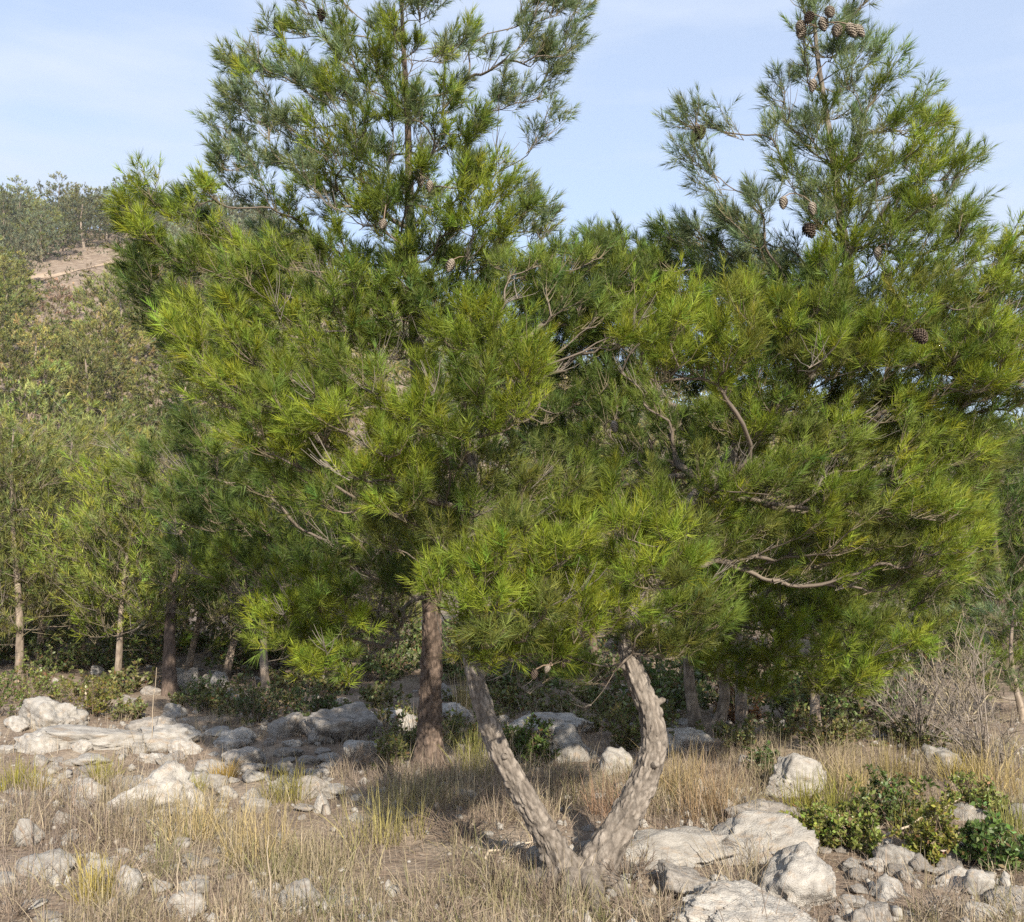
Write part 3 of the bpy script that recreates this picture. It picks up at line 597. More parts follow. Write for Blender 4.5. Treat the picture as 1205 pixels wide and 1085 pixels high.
def gtrunk(h, lean, r, bow=0.06, seed=0):
    rng = random.Random(seed); out = []
    for i in range(6):
        t = i / 5; out.append((lean[0] * t + bow * math.sin(t * 5 + seed), lean[1] * t + bow * math.cos(t * 4 + seed) - bow, -0.05 + h * t, r * (1 - 0.82 * t)))
    return out
GROVE = 'pines of the shaded grove beyond the rocks'
def grove(px, py, H, Wc, r, lean, cz, rz, seed, label, bark, cols, group=None, **kw):
    b = G(px, py)
    return simple_pine('pine_tree', b, gtrunk(H * .92, lean, r, .05, seed), (lean[0] * .7, lean[1] * .7, cz), (Wc / 2, Wc / 2, rz), seed, label, 'tree', group, bark, cols, **kw)
g1 = grove(20, 802, 3.3, 2.4, .05, (-.2, .2), 1.72, 1.3, 101, 'slim grove pine with a dark green crown above the low leafy bushes', M_BARK_GREY, ('gsun', 'gmid', 'olive'), cap=230, gap=.29)
g2 = grove(133, 812, 2.6, 1.7, .04, (.25, .1), 1.5, .98, 102, 'light green young pine on a crooked pale bare-stubbed stem', M_BARK_GREY, ('lime', 'sun', 'lime'), cap=170, gap=.26)
g3 = grove(200, 816, 3.0, 2.0, .075, (.05, .3), 1.75, 1.1, 103, 'pine with a stout brown trunk split into two at the foot', M_BARK_RED, ('gmid', 'olive'), cap=160, gap=.33)
g4 = grove(318, 814, 2.8, 2.0, .05, (-.15, .3), 1.55, 1.05, 104, 'pine on a short pale leaning stem beside the dark low shrubs', M_BARK_GREY, ('mid', 'dark'), cap=150, gap=.33)
g5 = grove(965, 866, 2.5, 1.6, .045, (.1, .4), 1.6, .85, 105, 'small pine on one thin pale stem with a bare side twig', M_BARK_GREY, ('mid', 'olive'), cap=110)
g6 = grove(95, 772, 3.9, 3.0, .07, (.2, .3), 2.1, 1.5, 106, 'grove pine behind with a broad yellowish olive crown', M_BARK_RED, ('ggold', 'gsun', 'olive'), cap=200, gap=.38)
g7 = grove(872, 862, 2.6, 1.5, .06, (-.1, .5), 1.75, .8, 107, 'pine with a flared brown base beside rust-coloured dead needles', M_BARK_GREY, ('mid', 'brown', 'olive'), cap=100)
GL = ['shaded grove pine with a dark green crown on a slim grey stem', 'shaded grove pine with a light green crown on a thin stem', 'shaded grove pine on a stout brown trunk', 'shaded grove pine with a dark crown low over a short stem', 'shaded grove pine with a broad yellowish olive crown']
for i, (px, py, s) in enumerate([(48, 788, 1.0), (228, 800, .9), (272, 803, .95), (-60, 800, 1.05), (-30, 770, 1.1), (60, 762, 1.05), (150, 775, 1.0), (178, 768, 1.05), (255, 772, 1.0), (330, 775, 1.05), (395, 790, .9), (440, 778, 1.0), (590, 785, .9), (640, 772, 1.0), (700, 785, .9), (770, 780, 1.0), (905, 790, .95), (1010, 785, 1.0), (1085, 790, .9), (-90, 745, 1.1), (10, 742, 1.1), (120, 740, 1.15), (215, 742, 1.1), (300, 745, 1.1), (380, 742, 1.1), (480, 740, 1.1), (560, 742, 1.1), (670, 740, 1.1), (760, 742, 1.1), (850, 742, 1.1), (940, 740, 1.1), (1040, 742, 1.1), (1120, 765, 1.0), (1150, 742, 1.1), (1185, 750, 1.0), (1240, 745, 1.1), (1270, 775, 1.0), (1100, 738, 1.1)]):
    gi = i % 5 if i > 4 else [0, 3, 3, 0, 4][i]
    copy_thing([g1, g2, g3, g4, g6][gi], G(px, py), random.uniform(0, 6.28), s * random.uniform(.92, 1.1) * (.82 if py < 780 else .95), GL[gi], GROVE + ': ' + GL[gi].split('with ')[-1].split('on ')[-1])
gr = grove(1176, 800, 3.2, 2.2, .06, (.1, .2), 1.7, 1.45, 108, 'dense dark green pine at the foot of the red earth bank', M_BARK_RED, ('dark', 'dark', 'mid'), cap=260, gap=.26, N=16)
for px, py, sc_ in [(1245, 780, 1.05), (1150, 762, 1.0), (1205, 752, 1.15)]: copy_thing(gr, G(px, py), px, sc_, 'dense dark green pine beside the red earth bank, one of a row', 'dense dark pines by the earth bank')
gr2 = grove(1195, 850, 1.25, .9, .035, (.05, .1), .75, .55, 109, 'knee-high grey-green young pine next to the grey dead brush', M_BARK_GREY, ('blue', 'mid'), cap=70, gap=.2, R=.18, N=24, nlen=.08, nwid=.0045)

# far pines
kinds = []
for i, (cols, lab, Hh, Wd) in enumerate([(('ggold', 'olive', 'gsun'), 'olive-gold rounded pine on the near flank of the hill', 4.2, 4.4), (('olive', 'gmid'), 'olive-green spreading pine on the near flank of the hill', 4.8, 4.6), (('gmid', 'olive'), 'mid green pine in the wood on the hillside', 5.0, 4.2), (('hgrey', 'hgrey', 'gmid'), 'grey-green pine along the crest of the hill', 5.2, 4.0), (('hpale', 'hgrey'), 'pale grey-green bushy pine below the crest', 4.4, 4.4), (('brown', 'far'), 'bare reddish-grey dying pine below the dirt track', 4.0, 3.8)]):  # grey crest greens carry distance haze in the needle colour
    if 'far' in cols: GREENS['far'] = (0.22, 0.16, 0.11); cols = ('far', 'far', 'olive')
    kinds.append((lab, cols, Hh, Wd))
protos = {}
def far_pine(kind, loc, seed, smax=1.65):
    lab, cols, Hh, Wd = kinds[kind]; v = 0
    rz = random.uniform(0, 6.28); sc = random.uniform(.95 if smax > 1 else .6, smax)
    if (kind, v) in protos:
        return copy_thing(protos[kind, v], loc, rz, (sc * random.uniform(.85, 1.15), sc, sc * random.uniform(.85, 1.1)))
    t = simple_pine('pine_tree', loc, gtrunk(Hh * .85, (.2, .1), .12, .1, seed), (0, 0, Hh * .55), (Wd * .42, Wd * .42, Hh * .40), 300 + kind * 10 + v, lab, 'tree', lab.replace('pine', 'pines', 1), M_BARK_GREY, cols, gap=.55, R=.42, nt=7, side=1, N=11, nlen=.15, nwid=.036, cap=120, dead=0 if kind < 5 else .4, sides=8, lod=2)
    protos[kind, v] = t; return t
rng = np.random.default_rng(77)
placed = []; nfar = 0
track = [(-40, 318), (20, 322), (60, 316), (100, 306), (150, 296), (210, 290)]
def hill_point(px, y):
    x = (px - CX) / F_PX * y; return np.array([x, y, float(ground_z(x, y))])
for tr in range(6000):
    px = rng.uniform(-50, 350); y = 46 + 108 * rng.random() ** 0.72
    p = hill_point(px, y)
    if any((p[0] - a) ** 2 + (p[1] - b) ** 2 < (4.0 if y > 80 else 4.3) ** 2 for a, b in placed): continue
    gx, gy = project(p); gx, gy = gx[0], gy[0]
    ty = np.interp(gx, [t[0] for t in track], [t[1] for t in track])
    small = 15 < gx < 190
    tall = project(p + np.array([0, 0, 4.6]))[1][0]
    if small and gy > ty - 8 and tall < ty + (19 if not 62 < gx < 92 else 2): continue
    placed.append((p[0], p[1])); nfar += 1
    if gy < ty - 5 and gx < 400: k = 3
    elif gy < ty + 45 and gx < 400: k = 4
    elif gy < ty + 110 and 40 < gx < 260: k = 5 if rng.random() < .7 else 1
    else: k = int(rng.choice([0, 0, 1, 1, 2]))
    far_pine(k, p, nfar, .9 if small and ty - 8 < gy < ty + 140 else 1.65)
    if nfar >= 300: break

# low scrub covering the hillside between the trees
n = 4200; y = 40 * (155 / 40) ** rng.random(n); x = rng.uniform(-.58, .15, n) * y
gx, gy = project(np.stack([x, y, ground_z(x, y)], 1)); ty = np.interp(gx, [t[0] for t in track], [t[1] for t in track])
kp = ~((gx > 25) & (gx < 190) & (gy > ty - 1) & (gy < ty + 10)); x, y = x[kp], y[kp]; n = len(x); m = 14; k = n * m; ii = np.repeat(np.arange(n), m)
v = nrm(rng.normal(size=(k, 3))); v[:, 2] = np.abs(v[:, 2]); sz = rng.uniform(.35, .9, n)[ii]
ctr = np.stack([x, y, ground_z(x, y)], 1)[ii] + v * (sz * rng.random(k) ** .4)[:, None] * np.array([1, 1, .8])
sd_ = nrm(np.cross(v, rng.normal(size=(k, 3)))); up_ = nrm(v * .4 + rng.normal(size=(k, 3)) * .5 + np.array([0, 0, .6])); w_ = rng.uniform(.06, .13, k)[:, None]
Vs = np.stack([ctr - sd_ * w_, ctr + sd_ * w_, ctr + up_ * w_ * 3.2], 1).reshape(-1, 3)
pal = np.array([(.10, .095, .035), (.13, .11, .045), (.16, .12, .075), (.07, .08, .035)])[rng.integers(0, 4, n)][ii] * rng.uniform(.7, 1.3, (k, 1))
obj('scrub', mesh_np('scrub', Vs, np.arange(k * 3).reshape(-1, 3), 3, M_FAR, np.repeat(pal, 3, 0)), kind='stuff', label='low olive and brown scrub carpeting the hillside', cat='scrub')

# the wood goes on behind the near pines: one mass
wx, wy = [], []
for tr in range(5000):
    px = rng.uniform(350, 1330); yy = 46 + 100 * rng.random() ** .8; xx = (px - CX) / F_PX * yy
    if all((xx - a) ** 2 + (yy - b) ** 2 > 14 for a, b in zip(wx, wy)): wx.append(xx); wy.append(yy)
    if len(wx) >= 330: break
wx, wy = np.array(wx), np.array(wy); n = len(wx); m = 160; k = n * m; ii = np.repeat(np.arange(n), m)
cl = nrm(rng.normal(size=(n, 14, 3))) * np.array([1.5, 1.5, 1.3])
ctr = np.stack([wx, wy, ground_z(wx, wy) + 2.2], 1)[ii] + cl[ii, rng.integers(0, 14, k)] + rng.normal(size=(k, 3)) * .33
up_ = nrm(rng.normal(size=(k, 3)) * .6 + np.array([0, -.1, .6])); sd_ = nrm(np.cross(up_, rng.normal(size=(k, 3))))
Vs = np.stack([ctr - sd_ * .11, ctr + sd_ * .11, ctr + up_ * .45], 1).reshape(-1, 3)
pal = np.array([GREENS['olive'], GREENS['gmid'], GREENS['ggold'], GREENS['hgrey']])[rng.integers(0, 4, n)][ii] * rng.uniform(.7, 1.25, (k, 1))
obj('distant_wood', mesh_np('distant_wood', Vs, np.arange(k * 3).reshape(-1, 3), 3, M_FAR, np.repeat(pal, 3, 0)), kind='stuff', label='distant olive wood glimpsed through the near pines', cat='wood')

# the lone spire on the crest
cpt = hill_point(112, 147); root = thing('conifer_tree', cpt, 'dark narrow conifer spire rising above the hill crest', 'tree')
rg = np.random.default_rng(4); SP = []; 
for i in range(90):
    t = (i + .5) / 90; a = i * 2.4; rr = 1.5 * (1 - t) ** .8 + .08; SP.append([(a, t, rr)])
path = smooth_path([[*cpt, .14], [*(cpt + [0, 0, 3.5]), .08], [*(cpt + [0, 0, 7.2]), .01]], 20)
q = np.array([cpt + np.array([rr * math.cos(a) * rg.uniform(.5, 1), rr * math.sin(a) * rg.uniform(.5, 1), .5 + 6.7 * t]) for ((a, t, rr),) in SP])
build_pine(root, [path], [M_BARK_GREY], [dict(pts=q, col='dark', dead=0)], 404, R=.26, nt=6, side=1, N=10, nlen=.16, nwid=.035, zmin=cpt[2] + .2, bark_args=dict(sides=8, step=.1, bark=.004), split=False, lod=2)

# bare earth track on the hillside
tv, tf = [], []
tp = []
for i, (px, py) in enumerate(resample(track, 40)):
    for y in np.linspace(60, 160, 500):
        if project(hill_point(px, y))[1][0] < py + 8: break
    tp.append(hill_point(px, y))
tp = np.array(tp); tp[:, 1] = np.convolve(np.pad(tp[:, 1], 4, 'edge'), np.ones(9) / 9, 'valid')
for i, p in enumerate(tp):
    w = 2.6 + .9 * math.sin(i * .9) + .7 * math.sin(i * 2.3)
    for s in (-1, -.33, .33, 1):
        y = p[1] + s * w; tv.append((p[0], y, float(ground_z(p[0], y)) + .05))
for i in range(len(tp) - 1):
    for s in range(3): a = i * 4 + s; tf.append((a, a + 4, a + 5, a + 1))
obj('dirt_track', mesh_np('dirt_track', np.array(tv), np.array(tf), 4, M_TRACK, smooth=True), kind='structure')

# ------------------------------------------------------------------ rocks
def ico(n):
    import bmesh
    bm = bmesh.new(); bmesh.ops.create_icosphere(bm, subdivisions=n, radius=1); bm.verts.ensure_lookup_table()
    V = np.array([v.co[:] for v in bm.verts]); F = np.array([[v.index for v in f.verts] for f in bm.faces]); bm.free(); return V, F
ICO = {n: ico(n) for n in (1, 2, 3, 4, 5, 6)}
def noise3(V, s, seed):
    out, amp = 0, .5
    for o in range(4):
        p = V * (s * 2 ** o) + seed * 1.37; i = np.floor(p); f = p - i; f = f * f * (3 - 2 * f); r = 0
        for dx in (0, 1):
            for dy in (0, 1):
                for dz in (0, 1):
                    h = np.sin((i[:, 0] + dx) * 127.1 + (i[:, 1] + dy) * 311.7 + (i[:, 2] + dz) * 74.7) * 43758.5453
                    r = r + (h - np.floor(h)) * (f[:, 0] if dx else 1 - f[:, 0]) * (f[:, 1] if dy else 1 - f[:, 1]) * (f[:, 2] if dz else 1 - f[:, 2])
        out = out + amp * (r - .5) * 2; amp *= .5
    return out
def rock_mesh(level, seed, material, facets=12, rough=0.16):
    V, F = ICO[level]; rng = np.random.default_rng(seed)
    nf = nrm(rng.normal(size=(facets, 3))); dk = rng.uniform(.55, .95, facets)
    r = np.min(np.where(V @ nf.T > .12, dk[None] / np.maximum(V @ nf.T, .12), 9), 1); r = np.minimum(r, 1.15)
    r = r * (1 + rough * 1.1 * noise3(V, 1.6, seed) + rough * .5 * noise3(V, 5, seed + 3) - rough * .9 * np.abs(noise3(V, 2.3, seed + 31)) + rough * .3 * noise3(V, 15, seed + 7))
    if level > 4:
        cr = np.abs(noise3(V, 2.6, seed + 17)); r -= 0.07 * np.exp(-(cr / .02) ** 2)      # solution cracks
    return mesh_np('rock', V * r[:, None], F, 3, material, smooth=False)
small_protos = [rock_mesh(4, 500 + i, M_ROCK if i % 3 else M_ROCK_G, 8 + i, .2) for i in range(9)]
ROCKS = []
def rock(x0, x1, y0, y1, label, group=None, grey=False, level=4, depth=.8, tilt=None, rz=None):
    """box of the rock in the photograph: left, right, top, foot"""
    b = G((x0 + x1) / 2, y1); d = b[1]; w = (x1 - x0) * d / F_PX; h = (y1 - y0) * d / F_PX
    dep = max(w * depth, h * .7); h = max(.5 * h, h - dep * CAM_Z / d * .75); seed = int(x0 * 7 + y1 * 13)
    level = 6 if x1 - x0 > 160 else (5 if x1 - x0 > 54 else 4)
    if x1 - x0 > 30: me = rock_mesh(level, seed, M_ROCK_G if grey else M_ROCK, 9 + seed % 6, .24)
    else: me = small_protos[seed % 9]
    o = obj('rock', me, None, (b[0], d + dep * .42, b[2] + h * .22), None, label, 'rock', group)
    o.scale = (w * .62, dep * .64, h * .84)
    rr = random.Random(seed); o.rotation_euler = (rr.uniform(-.12, .12), (tilt if tilt is not None else rr.uniform(-.15, .15)), rz if rz is not None else rr.uniform(-.35, .35))
    ROCKS.append((b[0], d + dep * .42, w * .5, dep * .5)); return o
big = [
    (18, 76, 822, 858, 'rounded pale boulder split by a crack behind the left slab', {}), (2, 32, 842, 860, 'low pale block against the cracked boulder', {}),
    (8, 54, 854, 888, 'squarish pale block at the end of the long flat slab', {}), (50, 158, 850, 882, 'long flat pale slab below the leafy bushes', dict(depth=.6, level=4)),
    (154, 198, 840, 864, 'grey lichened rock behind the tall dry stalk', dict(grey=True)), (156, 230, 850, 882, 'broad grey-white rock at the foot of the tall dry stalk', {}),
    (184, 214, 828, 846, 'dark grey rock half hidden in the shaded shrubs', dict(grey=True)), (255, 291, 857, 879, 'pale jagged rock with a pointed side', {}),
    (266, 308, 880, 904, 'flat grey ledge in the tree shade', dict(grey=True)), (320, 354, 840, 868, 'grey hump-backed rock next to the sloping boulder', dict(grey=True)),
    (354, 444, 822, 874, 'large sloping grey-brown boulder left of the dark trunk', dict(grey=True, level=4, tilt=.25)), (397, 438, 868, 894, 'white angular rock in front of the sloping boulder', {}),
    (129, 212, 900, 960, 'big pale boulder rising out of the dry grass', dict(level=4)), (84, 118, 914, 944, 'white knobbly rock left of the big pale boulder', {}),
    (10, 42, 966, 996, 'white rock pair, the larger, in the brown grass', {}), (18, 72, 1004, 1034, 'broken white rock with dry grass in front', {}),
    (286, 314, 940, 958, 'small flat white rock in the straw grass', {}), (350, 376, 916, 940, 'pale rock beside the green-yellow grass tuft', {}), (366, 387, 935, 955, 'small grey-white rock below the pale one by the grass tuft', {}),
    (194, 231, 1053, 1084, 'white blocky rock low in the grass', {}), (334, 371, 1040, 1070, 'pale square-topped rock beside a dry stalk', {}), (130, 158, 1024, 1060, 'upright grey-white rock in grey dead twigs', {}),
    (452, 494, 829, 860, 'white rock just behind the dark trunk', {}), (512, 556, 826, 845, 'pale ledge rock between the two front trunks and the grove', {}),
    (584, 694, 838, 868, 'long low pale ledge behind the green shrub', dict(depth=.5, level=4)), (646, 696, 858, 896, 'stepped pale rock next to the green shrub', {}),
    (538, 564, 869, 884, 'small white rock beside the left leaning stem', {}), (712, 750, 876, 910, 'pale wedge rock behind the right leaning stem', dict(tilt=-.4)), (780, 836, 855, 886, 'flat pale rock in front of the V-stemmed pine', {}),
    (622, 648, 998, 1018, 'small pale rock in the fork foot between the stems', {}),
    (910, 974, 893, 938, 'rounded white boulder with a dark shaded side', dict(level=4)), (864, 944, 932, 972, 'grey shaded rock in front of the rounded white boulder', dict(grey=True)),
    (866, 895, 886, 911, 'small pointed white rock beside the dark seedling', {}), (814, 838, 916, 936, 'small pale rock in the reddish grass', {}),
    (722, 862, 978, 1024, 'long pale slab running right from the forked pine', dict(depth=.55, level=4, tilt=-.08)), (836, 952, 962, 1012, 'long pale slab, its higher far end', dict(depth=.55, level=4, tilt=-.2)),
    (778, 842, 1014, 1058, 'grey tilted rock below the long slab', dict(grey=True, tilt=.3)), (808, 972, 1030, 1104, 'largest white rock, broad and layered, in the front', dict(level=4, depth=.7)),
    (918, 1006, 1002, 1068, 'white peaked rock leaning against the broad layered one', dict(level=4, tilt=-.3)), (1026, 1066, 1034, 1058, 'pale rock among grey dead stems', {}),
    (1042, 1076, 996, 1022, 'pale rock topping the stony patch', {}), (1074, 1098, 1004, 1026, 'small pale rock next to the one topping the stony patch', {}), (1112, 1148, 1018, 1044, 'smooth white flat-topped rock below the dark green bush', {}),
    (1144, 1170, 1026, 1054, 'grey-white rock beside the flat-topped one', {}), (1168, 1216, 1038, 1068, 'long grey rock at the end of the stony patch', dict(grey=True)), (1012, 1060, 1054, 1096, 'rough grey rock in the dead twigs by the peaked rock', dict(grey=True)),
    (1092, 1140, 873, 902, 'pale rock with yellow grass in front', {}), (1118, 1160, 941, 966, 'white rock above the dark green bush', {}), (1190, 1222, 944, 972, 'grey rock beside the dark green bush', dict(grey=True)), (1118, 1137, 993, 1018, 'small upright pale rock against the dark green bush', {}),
    (205, 232, 784, 812, 'pale rubble rock at the foot of the split brown trunk', {}), (234, 266, 792, 818, 'sunlit pale rubble rock inside the grove', {}),
]
for x0, x1, y0, y1, lab, kw in big: rock(x0, x1, y0, y1, lab, **kw)
SR = ['small pale rock in the straw grass around the big pale boulder', 'small pale rock of the rubble behind the big pale boulder', 'small pale rock in the stony patch below the dark green bush', 'small pale rock between the dark trunk and the rounded boulder', 'small pale rock around the largest layered rock', 'small pale rock lying under the grove pines', 'small pale rock behind the leaning stems by the ledge']
SZ = ['straw', 'rubble', 'stony patch', 'middle', 'layered rock', 'grove', 'ledge']
rng = np.random.default_rng(9); zones = [((0, 420, 845, 1085), 130), ((0, 440, 850, 945), 110), ((960, 1205, 985, 1085), 70), ((420, 960, 850, 1000), 34), ((700, 1000, 1000, 1085), 22), ((60, 480, 775, 840), 50), ((420, 960, 805, 860), 40)]
for zi, ((x0, x1, y0, y1), n) in enumerate(zones):
    for _ in range(n):
        px, py = rng.uniform(x0, x1), rng.uniform(y0, y1); s = ((8 + 16 * rng.random() ** 2) if zi != 1 else (10 + 24 * rng.random() ** 2)) * (.5 + .5 * (py - 700) / 300)
        b = G(px, py)
        if any(((b[0] - r[0]) / (r[2] + .02)) ** 2 + ((b[1] - r[1]) / (r[3] + .02)) ** 2 < 1 for r in ROCKS): continue
        rock(px - s * .7, px + s * .7, py - s * rng.uniform(.5, .95), py, SR[zi], 'small rocks: ' + SZ[zi], level=3)
# gravel: nobody could count it
V1, F1 = ICO[1]; n = 1900; rng = np.random.default_rng(12)
gp = []
while len(gp) < n:
    y = rng.uniform(3.6, 9.5); x = rng.uniform(-.62, .62) * y
    if vnoise(np.array(x * 1.3), np.array(y * 1.3), 4) + rng.normal() * .12 > .5: gp.append((x, y))
gp = np.array(gp); gz = ground_z(gp[:, 0], gp[:, 1]); s = .010 + .030 * rng.random(n) ** 3
VV = V1[None] * (1 + .28 * rng.normal(size=(n, len(V1), 1)).clip(-1.5, 1.5)) * s[:, None, None] * rng.uniform(.6, 1.3, (n, 1, 3)) + np.stack([gp[:, 0], gp[:, 1], gz + s * .3], -1)[:, None]
obj('gravel', mesh_np('gravel', VV.reshape(-1, 3), (F1[None] + (np.arange(n) * len(V1))[:, None, None]).reshape(-1, 3), 3, M_ROCK), kind='stuff', label='loose pale stone chips scattered over the brown soil', cat='gravel')

# ------------------------------------------------------------------ grass and litter
def in_rock(x, y, f=1.0):
    R = np.array(ROCKS); return ((((x[:, None] - R[None, :, 0]) / (R[None, :, 2] * f + .01)) ** 2 + ((y[:, None] - R[None, :, 1]) / (R[None, :, 3] * f + .01)) ** 2) < 1).any(1)
ZONES = [((40, 640, 925, 1100), 1.0), ((640, 820, 900, 980), .8), ((760, 920, 880, 985), 1.0), ((950, 1230, 870, 960), 1.0), ((380, 620, 870, 960), .75), ((0, 400, 845, 930), .22), ((960, 1230, 990, 1100), .45), ((640, 1000, 985, 1100), .4), ((0, 80, 930, 1100), .5), ((500, 790, 965, 1100), .45), ((0, 1230, 790, 850), .35)]
def density(px, py):
    d = np.full(len(px), .18)
    for (a, b, c, e), v in ZONES: d = np.where((px > a) & (px < b) & (py > c) & (py < e), np.maximum(d if v > .5 else 0 * d + v, v) if v > .5 else v, d)
    return d
def blades(cx, cy, h, n, spread, lean, wid, colors, seed, curl=.5):
    """clumps at (cx,cy), height h each; n blades per clump -> mesh arrays"""
    rng = np.random.default_rng(seed); m = len(cx); k = m * n; i = np.repeat(np.arange(m), n)
    a = rng.uniform(0, 2 * np.pi, k); r = spread * np.sqrt(rng.random(k))
    x, y = cx[i] + r * np.cos(a), cy[i] + r * np.sin(a); z = ground_z(x, y) - .01
    b = a + rng.normal(size=k) * .7; ln = h[i] * rng.uniform(.5, 1.25, k); le = np.abs(rng.normal(size=k)) * lean * np.where(rng.random(k) < .45, .55, 1.35)
    hd = np.stack([np.cos(b), np.sin(b), np.zeros(k)], 1); base = np.stack([x, y, z], 1); side = np.stack([-np.sin(b + rng.normal(size=k)), np.cos(b + rng.normal(size=k)), np.zeros(k)], 1)
    V = np.empty((k, 7, 3)); wv = wid * rng.uniform(.7, 1.4, k)
    for s, t in enumerate((0, .4, .75)):
        ang = le * (1 + curl * t * 2); c = base + ln[:, None] * t * (hd * np.sin(ang)[:, None] + np.array([0, 0, 1]) * np.cos(ang)[:, None])
        w = wv * (1, .8, .5)[s] * .5; V[:, 2 * s] = c - side * w[:, None]; V[:, 2 * s + 1] = c + side * w[:, None]
    ang = le * (1 + curl * 2.1); V[:, 6] = base + ln[:, None] * (hd * np.sin(ang)[:, None] + np.array([0, 0, 1]) * np.cos(ang)[:, None])
    o = (np.arange(k) * 7)[:, None]
    Q = np.concatenate([o + np.array([0, 1, 3, 2]), o + np.array([2, 3, 5, 4])]); T = o + np.array([4, 5, 6])
    c = colors[i] * rng.uniform(.7, 1.3, (k, 1)); C = np.repeat(c[:, None], 7, 1)
    return V.reshape(-1, 3), Q, T, C.reshape(-1, 3)
rng = np.random.default_rng(31)
STRAW = np.array([[.38, .32, .225], [.33, .275, .195], [.29, .25, .15], [.27, .21, .165], [.23, .185, .155], [.21, .205, .095]])
def scatter(N, y0, y1, seed, dens=True, f=1.0):
    rng = np.random.default_rng(seed); M_ = N * 9; y = y0 * (y1 / y0) ** rng.random(M_); x = rng.uniform(-.6, .6, M_) * y
    px, py = project(np.stack([x, y, ground_z(x, y)], 1)); keep = rng.random(M_) < (density(px, py) if dens else 1); keep &= ~in_rock(x, y, f)
    if dens: keep &= rng.random(M_) < .08 + sstep(.36, .6, vnoise(x * 1.9 + 3, y * 1.9, 63) * .6 + vnoise(x * 5, y * 5, 64) * .4)
    x, y, px, py = x[keep][:N], y[keep][:N], px[keep][:N], py[keep][:N]; return x, y, px, py
x, y, px, py = scatter(2450, 3.6, 9.5, 41)
patch = vnoise(x * 1.6, y * 1.6, 15); ci = np.where(patch > .62, rng.choice([0, 1, 2, 5], len(x)), np.where(patch > .34, rng.choice([0, 1, 2, 3], len(x)), rng.choice([3, 4, 4, 1], len(x))))
h = .07 + .17 * vnoise(x * 1.1 + 7, y * 1.1, 18) + .12 * rng.random(len(x)) ** 2; h = np.where((px > 940) & (py > 985), h * .6, h)
V, Q, T, C = blades(x, y, h, 17, .08, .85, .0038, STRAW[ci], 51, .8)
obj('dry_grass', mesh_np('dry_grass', V, [(Q, 4), (T, 3)], 4, M_GRASS, C), kind='stuff', label='dry straw-coloured grass covering the stony ground', cat='grass')
# low litter of dead stems and fallen needles
x, y, px, py = scatter(3200, 3.6, 12, 42, False, .8)
LIT = np.array([[.22, .165, .125], [.29, .235, .185], [.36, .31, .25], [.32, .265, .20]])
V, Q, T, C = blades(x, y, np.full(len(x), .10) + .08 * rng.random(len(x)), 8, .10, 1.0, .003, LIT[rng.integers(0, 4, len(x))], 52, .35)
obj('dry_litter', mesh_np('dry_litter', V, [(Q, 4), (T, 3)], 4, M_GRASS, C), kind='stuff', label='brown litter of dead stems and fallen needles on the soil', cat='litter')

# grass tufts one can pick out
def tuft(px, py, w_px, h_px, col, label, n=170, group=None, lean=.35, wid=.0036, name='grass_tuft'):
    b = G(px, py); d = b[1]; w, h = w_px * d / F_PX, h_px * d / F_PX; rr = np.random.default_rng(int(px * 3 + py)); m = max(4, int(n / 14))
    a = rr.uniform(0, 6.28, m); r = w * .38 * np.sqrt(rr.random(m)); cx, cy = b[0] + r * np.cos(a), b[1] + r * np.sin(a)
    cols = np.array(col)[None] * .8 * rr.uniform(.75, 1.3, (m, 1))
    V, Q, T, C = blades(cx, cy, np.full(m, h * .9), 14, w * .14, lean, wid, cols, int(px + py * 7)); V = V - b
    t = thing(name, b, label, 'grass', group); o = obj('blades', mesh_np('blades', V, [(Q, 4), (T, 3)], 4, M_GRASS, C), t); o['kind'] = 'stuff'; return t
YG, ST, OG, GG = (.30, .28, .055), (.46, .37, .19), (.40, .27, .06), (.17, .19, .055)
